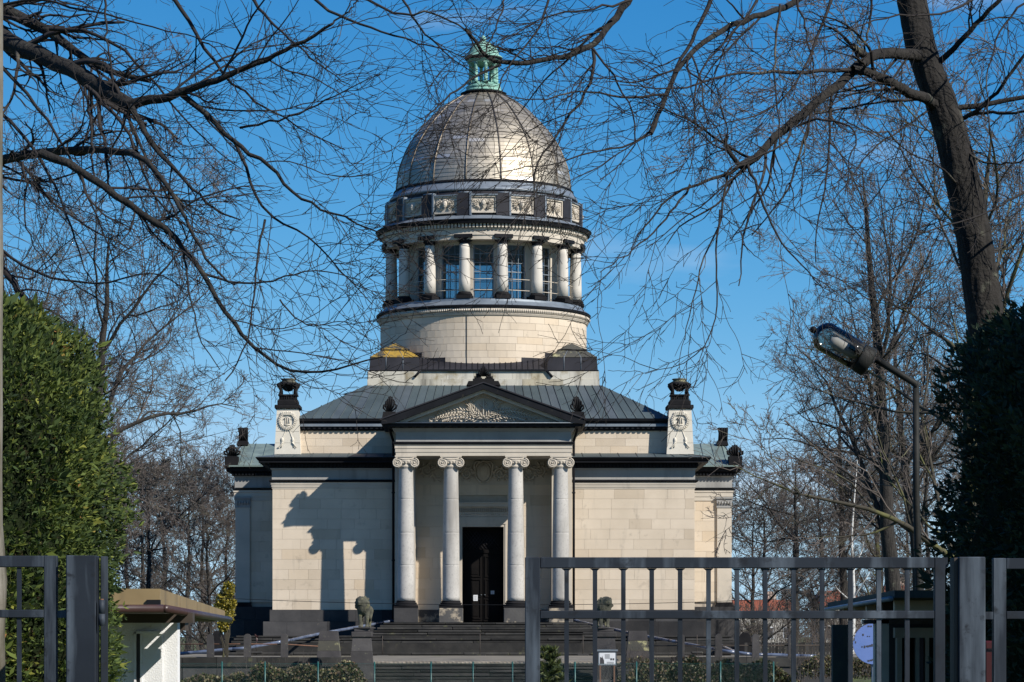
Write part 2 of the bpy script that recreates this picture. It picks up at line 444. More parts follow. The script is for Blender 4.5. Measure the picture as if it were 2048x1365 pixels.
def dome_mat():
    m, nt, b = newmat('brass_grey_dome_sheet')
    at = N(nt, 'ShaderNodeAttribute', attribute_name='tone')
    col = ramp(nt, at.outputs['Fac'], [(0, (0.34, 0.305, 0.25)), (0.5, (0.42, 0.38, 0.31)), (0.85, (0.5, 0.45, 0.37)), (1, (0.64, 0.62, 0.58))])
    f = ramp(nt, noise(nt, 1.3, 6, (1, 1, 0.4)), [(0.35, (0.84, 0.83, 0.82)), (0.65, (1, 1, 1))])
    nt.links.new(mix(nt, 1.0, col, f, 'MULTIPLY'), b.inputs['Base Color'])
    b.inputs['Metallic'].default_value = 0.88
    r = ramp(nt, noise(nt, 2.0, 4), [(0.3, 0.52), (0.7, 0.64)])
    nt.links.new(r, b.inputs['Roughness'])
    bump(nt, b, noise(nt, 1.6, 3), 0.25, 0.05)
    return m
M['dome'] = dome_mat()
M['domerib'] = surf('dome_rib_metal', (0.12, 0.105, 0.085), (0.18, 0.155, 0.125), 2, 0.5, metal=0.85, bmp=None)

def glassmat(name, tint, refl, rough=0.03):
    m, nt, b = newmat(name)
    t = N(nt, 'ShaderNodeBsdfTransparent')
    t.inputs['Color'].default_value = c4(tint)
    g = N(nt, 'ShaderNodeBsdfGlossy')
    g.inputs['Roughness'].default_value = rough
    lw = N(nt, 'ShaderNodeLayerWeight')
    lw.inputs['Blend'].default_value = refl
    mx = N(nt, 'ShaderNodeMixShader')
    nt.links.new(lw.outputs['Fresnel'], mx.inputs[0])
    nt.links.new(t.outputs[0], mx.inputs[1])
    nt.links.new(g.outputs[0], mx.inputs[2])
    nt.links.new(mx.outputs[0], nt.nodes['Material Output'].inputs['Surface'])
    return m
M['glass'] = glassmat('window_glass', (0.72, 0.76, 0.78), 0.2)
M['lampglass'] = glassmat('smoky_lamp_glass', (0.62, 0.61, 0.57), 0.35, 0.1)
# ---------------------------------------------------------------- ground, terrace, forecourt
def sstep(a, b, t):
    t = min(1, max(0, (t - a) / (b - a)))
    return t * t * (3 - 2 * t)

def ground_z(x, y):
    dip = sstep(62, 92, y) * (1 - sstep(172, 215, y)) * (1 - sstep(15.5, 21, abs(x)))
    return -1.15 * dip + 0.05 * math.sin(x * 0.31 + 1) * math.sin(y * 0.23) * sstep(20, 40, y)

def make_ground():
    xs = sorted(set([-1800, -900, -450, -220, -140, -100, -70] + [i * 2.5 for i in range(-22, 23)] + [70, 100, 140, 220, 450, 900, 1800]))
    ys = sorted(set([-400, -150, -60, -30, -10] + [i * 4 for i in range(0, 76)] + [330, 380, 450, 600, 900, 1500, 3500]))
    v = [(x, y, ground_z(x, y)) for y in ys for x in xs]
    n = len(xs)
    f = [(j * n + i, j * n + i + 1, (j + 1) * n + i + 1, (j + 1) * n + i) for j in range(len(ys) - 1) for i in range(n - 1)]
    MB().add(v, f, True).build('ground', M['ground'], kind='structure')
make_ground()

TZ = 0.56                                            # terrace level
unit = MB().box(-.5, .5, -.5, .5, -.5, .5)
UNIT = {}
def unit_block(mat):
    if mat.name not in UNIT: UNIT[mat.name] = unit.mesh('block', mat)
    return UNIT[mat.name]
def block(name, mat, parent, x0, x1, y0, y1, z0, z1, label=None):
    return link(name, unit_block(mat), parent, loc=((x0 + x1) / 2, (y0 + y1) / 2, (z0 + z1) / 2), scale=(x1 - x0, y1 - y0, z1 - z0), label=label)

def courses(parent, name, mat, x0, x1, z0, z1, n, yf, lens=(0.95, 1.9), depth=0.12, cuts=(), gap=0.008, rg=random):
    """ashlar courses: every stone its own object, joints open to the mortar plane behind"""
    h = (z1 - z0) / n
    for k in range(n):
        za, zb = z0 + k * h, z0 + (k + 1) * h
        spans = [(x0, x1)]
        for ca, cb, cz0, cz1 in cuts:
            if za < cz1 - 0.05 and zb > cz0 + 0.05:
                spans = [q for a, b in spans for q in ((a, min(b, ca)), (max(a, cb), b)) if q[1] - q[0] > 0.05]
        for a, b in spans:
            x = a
            first = True
            while x < b - 0.02:
                w = rg.uniform(*lens) * (0.55 if first and k % 2 else 1)
                first = False
                if b - (x + w) < lens[0] * 0.5: w = b - x
                pr = rg.uniform(0, 0.007)
                block(name, mat, parent, x + gap / 2, x + w - gap / 2, yf - pr, yf + depth, za + gap / 2, zb - gap / 2)
                x += w

def make_terrace():
    mb = MB()
    mb.box(-34, -10.2, 150.4, 200, -1.3, TZ - 0.02)
    mb.box(10.2, 34, 150.4, 200, -1.3, TZ - 0.02)
    mb.box(-10.2, 10.2, 158.5, 200, -1.3, TZ - 0.02)
    t = mb.build('terrace', M['paving'], kind='structure')
    # sloping brick forecourt between the two flights
    v = [(-5.9, 150.0, 0.23), (6.9, 150.0, 0.23), (6.9, 158.6, TZ - 0.01), (-5.9, 158.6, TZ - 0.01)]
    v += [(x, y, -1.3) for x, y, z in v]
    fc = MB().add(v, [(0, 1, 2, 3), (0, 4, 5, 1), (1, 5, 6, 2), (3, 7, 4, 0), (2, 6, 7, 3)]).build('forecourt', M['paving'], kind='structure')
    for r in range(3):                                  # rows of paving bricks along the front edge
        y0 = 150.0 + r * 0.62
        k = 0
        x = -5.85
        while x < 6.75:
            z = 0.23 + (y0 - 150.0) / 8.6 * (TZ - 0.24)
            o = link('paving_brick', unit_block(M['cobble']), fc, loc=(x + 0.12, y0 + 0.3, z + 0.012), rot=(0.038, 0, 0.35), scale=(0.13, 0.56, 0.05))
            x += 0.21
    rw = thing('retaining_wall', 'low dark stone retaining wall with kerb in front of the terrace', 'wall', (0, 150.4, -1.3))
    for x0, x1 in ((-30, -6.1), (7.1, 30)):
        x = x0
        while x < x1 - 0.1:
            w = min(random.uniform(1.5, 2.6), x1 - x)
            if x1 - x - w < 0.6: w = x1 - x
            block('wall_stone', M['plinth'], rw, x + 0.01, x + w - 0.01, -0.5, -0.003, 0.0, 1.36 + random.uniform(-.008, .008))
            block('kerb_stone', M['step'], rw, x + 0.01, x + w - 0.01, -0.58, 0.12, 1.36, 1.83 + random.uniform(-.012, .012))
            x += w
    return t
make_terrace()

# ---------------------------------------------------------------- the mausoleum
YW, YA, YD, YC, YP = 171.0, 172.5, 183.0, 167.4, 166.95
HW = (1389 - CX) * YW / FPX                             # half width of the main front
NI = (1103 - CX) * YW / FPX                             # half width of the porch niche
maus = thing('mausoleum', 'domed stone mausoleum with columned portico, black cornices and green lantern', 'mausoleum', (0, YD, TZ))
maus.location = (0, 0, 0)
zw = lambda py: Z(py, YW)

body = MB()
body.box(-HW + .02, HW - .02, 172.3, 195, 0.4, zw(915))
body.box(-10.6, 10.6, YA + .12, 194.2, zw(930), Z(840, YA))
body.build('inner_wall', M['stone_plain'], maus)
z_top = zw(978)
zpl = zw(1220)
for sgn in (-1, 1):
    xa, xb = sorted((sgn * NI, sgn * HW))
    w = MB().box(xa, xb, YW + .09, 172.3, 0.4, zw(940)).build('wall', M['mortar'], maus)
    courses(w, 'stone_block', M['stone'], xa, xb, zpl, z_top, 12, YW)
    block('return_stone', M['stone_plain'], w, sgn * HW - .012, sgn * HW + .012, YW + .125, 194.9, zpl, zw(940))
    block('return_stone', M['stone_plain'], w, sgn * NI - .012, sgn * NI + .012, YW + .125, 172.2, zpl, zw(940))
    # two-stepped plinth
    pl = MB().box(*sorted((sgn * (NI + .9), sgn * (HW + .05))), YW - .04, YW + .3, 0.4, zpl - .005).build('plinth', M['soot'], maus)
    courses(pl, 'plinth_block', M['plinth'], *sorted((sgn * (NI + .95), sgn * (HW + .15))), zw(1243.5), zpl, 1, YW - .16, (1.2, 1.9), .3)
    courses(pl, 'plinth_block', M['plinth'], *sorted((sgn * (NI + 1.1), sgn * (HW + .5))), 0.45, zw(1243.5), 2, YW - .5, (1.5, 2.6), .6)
    block('plinth_block', M['plinth'], pl, *sorted((sgn * (HW + .02), sgn * (HW + .15))), YW + .15, 194.8, zw(1243.5), zpl)
    block('plinth_block', M['plinth'], pl, *sorted((sgn * (HW + .02), sgn * (HW + .5))), YW + .12, 195.2, 0.45, zw(1243.5))
    # entablature of the main block, mitred round the corner
    path = [(-HW, 195), (-HW, YW), (-NI, YW)] if sgn < 0 else [(NI, YW), (HW, YW), (HW, 195)]
    e = MB().sweep([(-.3, zw(978)), (.03, zw(978)), (.03, zw(974.6)), (.06, zw(974.4)), (.06, zw(970)), (.09, zw(969.8)), (.09, zw(966)), (.12, zw(965)), (-.3, zw(965))], path).build('architrave', M['stone_plain'], maus)
    MB().sweep([(-.3, zw(964.8)), (.15, zw(964.6)), (.2, zw(962)), (.17, zw(960)), (-.3, zw(959.8))], path).build('band', M['black'], maus)
    MB().sweep([(-.3, zw(959.6)), (.035, zw(959.6)), (.035, zw(941)), (.1, zw(939)), (.13, zw(937)), (-.3, zw(937))], path).build('frieze', M['stone_grey'], maus)
    zc = lambda py: Z(py, YW - .88)
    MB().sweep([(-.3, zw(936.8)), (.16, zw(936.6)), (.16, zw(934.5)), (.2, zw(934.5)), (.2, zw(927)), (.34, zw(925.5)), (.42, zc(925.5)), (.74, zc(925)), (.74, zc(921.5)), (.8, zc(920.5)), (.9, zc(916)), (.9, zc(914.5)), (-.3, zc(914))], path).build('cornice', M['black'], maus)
    d = MB()
    x = sgn * (NI + .5)
    while abs(x) < HW + .25:
        d.box(x - .055, x + .055, YW - .36, YW - .19, zw(934), zw(928))
        x += sgn * .205
    d.build('dentils', M['black'], maus, kind='stuff')
    # sheet-metal skirt roof on the cornice, in panels with standing seams
    sk = MB().sweep([(-1.49, zc(914) - .05), (.87, zc(914) - .05), (.87, zc(914) - .01), (-1.49, Z(907, YA) - .02)], [(-HW, 192), (-HW, YW), (0.02 * sgn, YW)] if sgn < 0 else [(0, YW), (HW, YW), (HW, 192)]).build('skirt_roof', M['zincdark'], maus)
    n = 9
    for i in range(n):
        a, b = [sgn * (3.6 + (HW + .85 - 3.6) * q / n) for q in (i, i + 1)]
        ai, bi = [sgn * min(abs(q), abs(q) if abs(q) < 10.6 else 10.6 + (abs(q) - 10.6) * .2) for q in (a, b)]
        a, b, ai, bi = (a, b, ai, bi) if a < b else (b, a, bi, ai)
        y0, z0, y1, z1 = YW - .885, zc(914) + .004, YA - .01, Z(907, YA)
        pm = MB().add([(a, y0, z0), (b, y0, z0), (bi, y1, z1), (ai, y1, z1), (a, y0, z0 - .05), (b, y0, z0 - .05)], [(0, 1, 2, 3), (4, 5, 1, 0)])
        pm.tube([(b, y0, z0 + .015), (bi, y1, z1 + .015)], .022, 4)
        pm.build('roof_sheet', M['roof'], sk)
    # attic stage: three courses either side of the pediment
    at = MB().box(*sorted((sgn * 3.2, sgn * 10.6)), YA + .09, YA + .2, zw(925), Z(855, YA)).build('attic_wall', M['mortar'], maus)
    courses(at, 'stone_block', M['stone'], *sorted((sgn * 4.4, sgn * 10.55)), Z(908, YA), Z(862, YA), 3, YA, (1.0, 1.8))
    # tapered corner pier with wreath relief and a fire-basin on top
    px0, px1 = (X(548.5, 171.6), X(601.5, 171.6)) if sgn < 0 else (X(1333, 171.6), X(1388, 171.6))
    zb, zt = Z(909, 171.6), Z(818, 171.6)
    pier = MB().box(px0, px1, 171.62, 173.3, zb - .12, zt, .15, .06).build('corner_pier', M['pale'], maus)
    for k in range(4):                                   # pier stones, joints showing
        h = (zt - zb) / 4
        tx = lambda z: .15 * (z - zb + .12) / (zt - zb + .12)
        za, zb2 = zb + k * h + .008, zb + (k + 1) * h - .008
        ma, mb_ = tx(za), tx(zb2)
        MB().add([(px0 + ma, 171.6, za), (px1 - ma, 171.6, za), (px1 - mb_, 171.6, zb2), (px0 + mb_, 171.6, zb2), (px0 + ma, 171.72, za), (px1 - ma, 171.72, za), (px1 - mb_, 171.72, zb2), (px0 + mb_, 171.72, zb2)],
                 [(0, 1, 2, 3), (1, 5, 6, 2), (4, 0, 3, 7), (3, 2, 6, 7), (0, 4, 5, 1)]).build('pier_stone', M['pale'], pier)
    c = (px0 + px1) / 2
    zp = lambda py: Z(py, 171.6)
    r = MB()
    r.box(c - .38, c + .38, 171.5, 171.6, zp(830), zp(828))
    for k in range(9):
        r.ball((c - .34 + .085 * k, 171.55, zp(826.5) + .05 * math.sin(k * 2.3)), (.055, .05, .045), 6, 4)
    for k in range(26):                                  # leafy wreath
        a = 2 * math.pi * k / 26
        ca, sa = math.cos(a), math.sin(a)
        rr = .44
        q = Vector((c + rr * ca, 171.57, zp(842) + rr * sa))
        for s2 in (-1, 0, 1):
            b = a + math.pi / 2 + s2 * .55
            r.leaf(q, q + Vector((math.cos(b) * .17, -.05, math.sin(b) * .17)), .05, .06, (0, -1, 0))
    r.tube([(c + .44 * math.cos(2 * math.pi * k / 20), 171.6, zp(842) + .44 * math.sin(2 * math.pi * k / 20)) for k in range(21)], .06, 6)
    for q in (-.12, 0, .12): r.tube([(c + q, 171.57, zp(849)), (c + q * .8, 171.55, zp(836))], .022, 5)
    r.tube([(c - .17, 171.57, zp(849)), (c, 171.54, zp(851)), (c + .17, 171.57, zp(849))], .03, 5)
    r.tube([(c - .2, 171.57, zp(838)), (c, 171.54, zp(834.5)), (c + .2, 171.57, zp(838))], .03, 5)
    for s2 in (-1, 1):                                   # hanging ribbons and torches
        xs_ = [.08, .16, .27, .33, .36]
        r.tube([(c + s2 * q, 171.585, zp(856 + 10 * i)) for i, q in enumerate(xs_)], [.018, .018, .03, .05, .03], 5)
        r.ball((c + s2 * .3, 171.58, zp(880)), (.09, .06, .15), 7, 5)
        for k in range(5):
            b = Vector((c + s2 * (.22 + .05 * k), 171.58, zp(884 + 3 * k)))
            r.leaf(b, b + Vector((s2 * .14, -.05, -.12 + .04 * k)), .05, .05, (0, -1, 0))
    r.build('wreath_relief', M['pale'], pier)
    cap = MB().cbox(px0 + .02, px1 - .02, 171.48, 173.2, zp(818), zp(810), .04).cbox(px0 + .17, px1 - .17, 171.65, 173.0, zp(810), zp(801), .03)
    cap.build('pier_cap', M['soot'], pier)
    bas = MB()
    yb = 172.3
    bas.box(c - .55, c + .55, yb - .55, yb + .55, zp(801), zp(798.5))
    for i in range(8): bas.box(c - .5 + .13 * i, c - .42 + .13 * i, yb - .5, yb + .5, zp(798.5), zp(791))
    bas.box(c - .56, c + .56, yb - .56, yb + .56, zp(791), zp(788.5))
    for sx in (-1, 1):
        for sy in (-1, 1):
            bas.tube([(c + sx * .42, yb + sy * .42, zp(788.5)), (c + sx * .40, yb + sy * .40, zp(780)), (c + sx * .5, yb + sy * .5, zp(772)), (c + sx * .54, yb + sy * .54, zp(768))], [.11, .08, .11, .13], 6)
    bas.lathe([(.02, zp(782)), (.2, zp(780.5)), (.36, zp(775)), (.42, zp(770))], c, yb, 14)
    bas.lathe([(.5, zp(771)), (.62, zp(769.5)), (.66, zp(766)), (.58, zp(764.5))], c, yb, 14)
    for i in range(16):
        a = 2 * math.pi * i / 16
        bas.ball((c + .62 * math.cos(a), yb + .62 * math.sin(a), zp(768)), .075, 5, 4)
    bas.build('fire_basin', M['soot'], pier)
    MB().lathe([(.58, zp(764.5)), (.36, zp(760.5)), (.38, zp(759)), (.45, zp(757)), (.4, zp(756)), (.1, zp(755))], c, yb, 14).build('basin_lid', M['lichen_pale'], pier)
    # black downpipe beside the portico
    xd = sgn * (5.13)
    MB().tube([(sgn * 5.45, 166.6, zw(852)), (sgn * 5.3, 168.6, zw(862)), (xd, 170.55, zw(884)), (xd, 170.6, zw(900)), (xd, 170.6, zw(1244))], .075, 8).tube([(xd, 170.6, zw(985)), (xd, 170.6, zw(988))], .1, 8).tube([(xd, 170.6, zw(1120)), (xd, 170.6, zw(1123))], .1, 8).build('downpipe', M['black'], maus)

# attic cornice, gutter and dentils
zatt = lambda py: Z(py, YA)
pa = [(-10.6, 194.2), (-10.6, YA), (10.6, YA), (10.6, 194.2)]
MB().sweep([(-.2, zatt(862)), (.1, zatt(862)), (.1, zatt(859.5)), (.16, zatt(859)), (.16, zatt(854.5)), (-.2, zatt(854.5))], pa).build('attic_bed', M['black'], maus)
dm = MB()
for i in range(70): dm.box(-10.4 + i * .3, -10.25 + i * .3, YA - .24, YA - .15, zatt(859), zatt(855))
dm.build('dentils', M['black'], maus, kind='stuff')
MB().sweep([(-.2, zatt(854.3)), (.3, zatt(854)), (.3, zatt(850)), (.22, zatt(847.5)), (-.2, zatt(847.5))], pa).build('attic_band', M['zinc'], maus)
MB().sweep([(-.2, zatt(847.3)), (.26, zatt(847)), (.26, zatt(844.5)), (.4, zatt(843.5)), (.44, zatt(839)), (.36, zatt(838)), (-.2, zatt(838))], pa).build('attic_gutter', M['black'], maus)

# hipped sheet roof up to the podium of the dome
eh, th, ze, zt = 10.85, 6.95, zatt(838.5), Z(772, 176.2)
rf = MB().add([(-eh, YD - eh, ze), (eh, YD - eh, ze), (eh, YD + eh, ze), (-eh, YD + eh, ze), (-th, YD - th, zt), (th, YD - th, zt), (th, YD + th, zt), (-th, YD + th, zt)],
              [(1, 5, 6, 2), (2, 6, 7, 3), (3, 7, 4, 0), (4, 5, 6, 7), (0, 3, 2, 1)]).build('roof', M['roof'], maus)
NP = 42
for i in range(NP):
    a, b = i / NP * 2 - 1, (i + 1) / NP * 2 - 1
    lo = random.uniform(0, .006)
    def up(q):                                           # how far up the slope a seam runs before it meets the hip
        xb = abs(q * eh)
        return min(1.0, max(0.0, (eh - xb) / ((eh - th) - .12 * xb + 1e-6)) if abs(xb) < eh - 1e-6 else 0.0)
    def at(q, t, dz): return (q * eh * (1 - .12 * t), YD - eh + (eh - th) * t, ze + (zt - ze) * t + dz)
    ua, ub = up(a), up(b)
    pts = [at(a, 0, lo), at(b, 0, lo)]
    if ub > .001: pts.append(at(b, ub, lo))
    if min(ua, ub) < 1 < 1 + max(ua, ub) - 1e-9 and max(ua, ub) >= 1: pts.append((math.copysign(th, a + b), YD - th, zt + lo))
    if ua > .001: pts.append(at(a, ua, lo))
    mb = MB().add(pts, [tuple(range(len(pts)))])
    if ub > .001: mb.tube([at(b, 0, .03), at(b, ub, .03)], .024, 4)
    mb.build('roof_sheet', M['roof'], rf)

# ------------------------------------------------ podium with four corner pyramids
PH = 6.78
YPF = YD - PH
zq = lambda py: Z(py, YPF)
pod = MB().box(-PH + .05, PH - .05, YPF + .09, YD + PH, zt - .1, zq(743)).build('podium', M['mortar'], maus)
courses(pod, 'podium_stone', M['podium'], -PH - .04, PH + .04, zq(772.5), zq(759), 1, YPF - .05, (1.0, 2.2), .2)
courses(pod, 'podium_stone', M['podium'], -PH, PH, zq(759), zq(743), 1, YPF, (0.8, 2.0), .2)
for s in (-1, 1): block('podium_stone', M['podium'], pod, s * PH - .05, s * PH + .02, YPF + .2, YD + PH, zq(772), zq(743))
MB().box(-3.75, 3.75, YPF - .12, YPF + .2, zq(742.8), zq(739.5)).build('gutter', M['black'], pod)
for s in (-1, 1):
    MB().tube([(s * 3.68, YPF - .08, zq(741)), (s * 4.05, YPF - .12, zq(755))], .075, 7).build('water_spout', M['black'], pod)
# sheet roof between podium edge and drum
zr0, zr1, RD = zq(741), Z(727, YD - 6.3), 6.28
n = 64
def sq(a):
    k = PH / max(abs(math.sin(a)), abs(math.cos(a)))
    return k
v, f = [], []
for i in range(n):
    a = 2 * math.pi * i / n
    k = sq(a)
    v += [(k * math.sin(a), YD - k * math.cos(a), zr0), (RD * math.sin(a), YD - RD * math.cos(a), zr1 + (k - PH) * .28)]
for i in range(n):
    j = (i + 1) % n
    f.append((2 * i, 2 * j, 2 * j + 1, 2 * i + 1))
pr = MB().add(v, f).build('podium_roof', M['zincdark'], maus)
for i in range(23):
    xx = -3.6 + i * 7.2 / 22
    a = math.asin(xx / RD)
    MB().tube([(xx, YPF, zr0 + .02), (xx, YD - RD * math.cos(a) - .01, zr1 + .03 + (sq(a) - PH) * .28)], .022, 4).build('seam', M['black'], pr)
def corner_pyramid(sx, sy, mtop, label):
    c0, c1 = sx * (PH - 3.04), sx * (PH - .06)
    if c0 > c1: c0, c1 = c1, c0
    y0, y1 = (YPF + .05, YPF + 3.04) if sy < 0 else (YD + PH - 3.04, YD + PH - .05)
    base = MB().box(c0, c1, y0, y1, zq(743), zq(714.5), .06, .06).build('corner_pyramid', M['zincdark'], maus, label=label)
    MB().box(c0 + .03, c1 - .03, y0 + .03, y1 - .03, zq(714.5), zq(698.5), .66, .66).build('pyramid_slope', mtop, base)
    MB().box(c0 + .62, c1 - .62, y0 + .62, y1 - .62, zq(698.5), zq(697)).build('pyramid_ledge', M['black'], base)
    MB().box(c0 + .68, c1 - .68, y0 + .68, y1 - .68, zq(697), zq(682), .8, .8).build('pyramid_top', mtop, base)
    for q in (1, 2):
        xs_ = c0 + (c1 - c0) * q / 3
        MB().tube([(xs_, y0 - .005, zq(742.5)), (xs_, y0 + .04, zq(714.5)), (c0 + .69 + (c1 - c0 - 1.38) * q / 3 * 1, y0 + .7, zq(698.5))], .02, 4).build('seam', M['zinc'], base)
corner_pyramid(-1, -1, M['lichen'], 'corner pyramid covered in yellow lichen')
corner_pyramid(1, -1, M['lichen_pale'], 'corner pyramid with pale lichen patches')
corner_pyramid(-1, 1, M['lichen_pale'], None)
corner_pyramid(1, 1, M['lichen_pale'], None)

# ------------------------------------------------ drum
zf = lambda py, r: Z(py, YD - r)                     # height from a pixel row at the front of a ring of radius r
drum = MB().lathe([(RD - .09, zr1 - .6), (RD - .09, zf(631, RD)), (4.0, zf(631, RD))], 0, YD, 96).build('drum', M['mortar'], maus)
zs0, zs1, nr = zf(729, RD), zf(631, RD), 7
for k in range(nr):
    a = -93 + random.uniform(0, 6)
    za, zb = zs0 + (zs1 - zs0) * k / nr, zs0 + (zs1 - zs0) * (k + 1) / nr
    while a < 92:
        w = random.uniform(8.5, 16)
        pr_ = random.uniform(0, .008)
        MB().arcbox(0, YD, RD - .1, RD + pr_, a + .055, a + w - .055, za + .006, zb - .006, 3).build('curved_block', M['stone'], drum)
        a += w
MB().arcbox(0, YD, RD - .1, RD, 93, 267, zs0, zs1, 40).build('drum_back', M['stone_plain'], drum)
for a0, a1, py in ((21, 35.5, 714), (35.5, 48, 702), (48, 62, 691)):
    for s in (-1, 1):
        aa, ab = sorted((s * a0, s * a1))
        MB().arcbox(0, YD, RD - .05, RD + .03, aa, ab, zs0 - .3, zf(py, RD), 5).build('stepped_flashing', M['zincdark'], drum)
# lightning conductor down the drum
a = rad(-9)
MB().tube([((RD + .03) * math.sin(a), YD - (RD + .03) * math.cos(a), zf(py, RD)) for py in (614, 660, 700, 729)], .018, 4).build('conductor', M['black'], drum)
# lower ring cornice: bead band, dark edge, sloping zinc
MB().lathe([(RD - .1, zf(631, 6.3)), (RD + .06, zf(630.5, 6.3)), (RD + .1, zf(628, 6.3)), (RD + .1, zf(625, 6.3)), (RD + .16, zf(624, 6.3)), (RD + .17, zf(617, 6.3)), (RD + .1, zf(615.5, 6.3)), (RD - .1, zf(615, 6.3))], 0, YD, 96, smooth=False).build('bead_band', M['stone_plain'], maus)
bd = MB()
for i in range(150):
    a = rad(-90 + 180 * (i + .5) / 150)
    bd.ball(((RD + .18) * math.sin(a), YD - (RD + .18) * math.cos(a), zf(620.5, 6.35)), (.06, .06, .085), 6, 4)
for i in range(240):
    a = rad(-90 + 180 * (i + .5) / 240)
    bd.ball(((RD + .11) * math.sin(a), YD - (RD + .11) * math.cos(a), zf(626.6, 6.35)), .03, 4, 3)
bd.build('beads', M['stone_plain'], maus, kind='stuff')
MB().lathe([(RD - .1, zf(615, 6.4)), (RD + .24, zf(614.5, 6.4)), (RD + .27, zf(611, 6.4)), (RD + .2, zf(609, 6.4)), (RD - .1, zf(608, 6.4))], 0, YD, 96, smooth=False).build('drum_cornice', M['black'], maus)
zring = zf(598, 5.95)
MB().lathe([(RD + .22, zf(609.2, 6.45)), (6.12, zring - .12), (6.1, zring), (5.2, zring + .02), (4.4, zring + .02)], 0, YD, 96, smooth=False).build('zinc_ring', M['zinc'], maus)
zfl = zring + .03

# peristyle: sixteen columns, shared meshes
RC = 5.72
zc0, zc1 = zfl, zf(477, RC)
def local_column():
    sh = MB().lathe([(.345, zf(584.5, RC)), (.34, zf(560, RC)), (.325, zf(530, RC)), (.30, zf(500, RC)), (.295, zf(487, RC))], 0, 0, 18)
    b = MB().box(-.44, .44, -.44, .44, zc0, zf(590.5, RC)).lathe([(.44, zf(590.5, RC)), (.47, zf(588.7, RC)), (.43, zf(587, RC)), (.38, zf(586.5, RC)), (.40, zf(585.2, RC)), (.35, zf(584, RC))], 0, 0, 18)
    c = MB().lathe([(.3, zf(488, RC)), (.34, zf(487.5, RC)), (.31, zf(486.5, RC)), (.32, zf(484, RC)), (.42, zf(479.5, RC)), (.47, zf(477, RC))], 0, 0, 18)
    for k in range(8):
        a_ = 2 * math.pi * k / 8
        c.leaf((.32 * math.cos(a_), .32 * math.sin(a_), zf(485, RC)), (.5 * math.cos(a_), .5 * math.sin(a_), zf(478, RC)), .1, .06, (math.cos(a_), math.sin(a_), 0))
    c.box(-.55, .55, -.5, .5, zf(477, RC), zf(469.8, RC))
    return sh.mesh('column_shaft', M['drumshaft']), b.mesh('column_base', M['soot']), c.mesh('capital', M['black'])
msh, mba, mca = local_column()
for i in range(16):
    a = rad(11.25 + 22.5 * i)
    pc = link('drum_column', msh, maus, loc=(RC * math.sin(a), YD - RC * math.cos(a), 0), rot=(0, 0, a))
    link('column_base', mba, pc)
    link('capital', mca, pc)
# inner wall with sixteen tall windows
RI, zwt, zws = 5.1, zf(489, 5.1), zfl + .12
MB().arcbox(0, YD, RI - .35, RI, 0, 360, zwt, zf(466, RI), 64, False).build('window_lintel', M['stone_plain'], maus)
for i in range(16):
    a = 11.25 + 22.5 * i
    MB().arcbox(0, YD, RI - .35, RI, a - 4.3, a + 4.3, zfl, zwt - .004, 3).build('window_pier', M['stone_plain'], maus)
hw = RI * math.sin(rad(6.95))
fr = MB()
for x0, x1 in ((-hw, -hw + .07), (hw - .07, hw)): fr.box(x0, x1, -.05, .05, zws, zwt)
for q in (-.33, .33): fr.box(hw * q - .013, hw * q + .013, -.03, .03, zws, zwt)
for k in range(7):
    zz = zws + (zwt - zws) * k / 6
    t = .014 if k not in (0, 3, 6) else .03
    fr.box(-hw, hw, -.042, .042, zz - t, zz + t)
fr.box(-hw - .02, hw + .02, -.2, .1, zfl + .002, zws - .06)
mfr = fr.mesh('window', M['zinc'])
mpn = MB().box(-hw + .03, hw - .03, -.006, .006, zws, zwt).mesh('pane', M['glass'])
for i in range(16):
    a = rad(22.5 * i)
    w = link('window', mfr, maus, loc=((RI - .2) * math.sin(a), YD - (RI - .2) * math.cos(a), 0), rot=(0, 0, a))
    link('pane', mpn, w)
for z_ in (zfl + .55, zfl + 1.2):
    for i in range(16):
        a0, a1 = 11.25 + 22.5 * i, 11.25 + 22.5 * (i + 1)
        if abs(((a0 + a1) / 2 + 180) % 360 - 180) < 105:
            MB().tube([(5.55 * math.sin(rad(q)), YD - 5.55 * math.cos(rad(q)), z_) for q in np.linspace(a0 + 3, a1 - 3, 4)], .022, 5).build('railing', M['stone_plain'], maus)
# entablature ring of the peristyle
rg_ = lambda prof, name, mat, sm=False: MB().lathe(prof, 0, YD, 96, smooth=sm).build(name, mat, maus)
zA = lambda py: zf(py, 6.1)
rg_([(RI - .1, zA(478)), (5.2, zA(478.5)), (6.08, zA(478.5)), (6.08, zA(470)), (6.14, zA(469.8)), (6.14, zA(458.5)), (6.2, zA(457.5)), (6.2, zA(456)), (5.0, zA(456))], 'ring_architrave', M['stone_plain'])
dn = MB()
for i in range(96):
    a = -94 + 188 * i / 96
    dn.arcbox(0, YD, 6.15, 6.34, a, a + 1.15, zA(455.5), zA(448), 1)
dn.build('dentils', M['stone_plain'], maus, kind='stuff')
rg_([(6.0, zA(456)), (6.18, zA(456)), (6.18, zA(448)), (6.3, zA(447.5)), (5.5, zA(447))], 'dentil_bed', M['soot'])
zB = lambda py: zf(py, 6.5)
rg_([(6.0, zA(447.3)), (6.36, zA(447.3)), (6.48, zB(446.2)), (6.54, zB(441)), (6.6, zB(438.5)), (6.54, zB(437)), (5.6, zB(435.5))], 'ring_cornice', M['black'])
rg_([(6.4, zB(437) + .01), (5.98, zf(430.5, 5.95)), (5.5, zf(430, 5.95))], 'ring_flashing', M['zinc'])
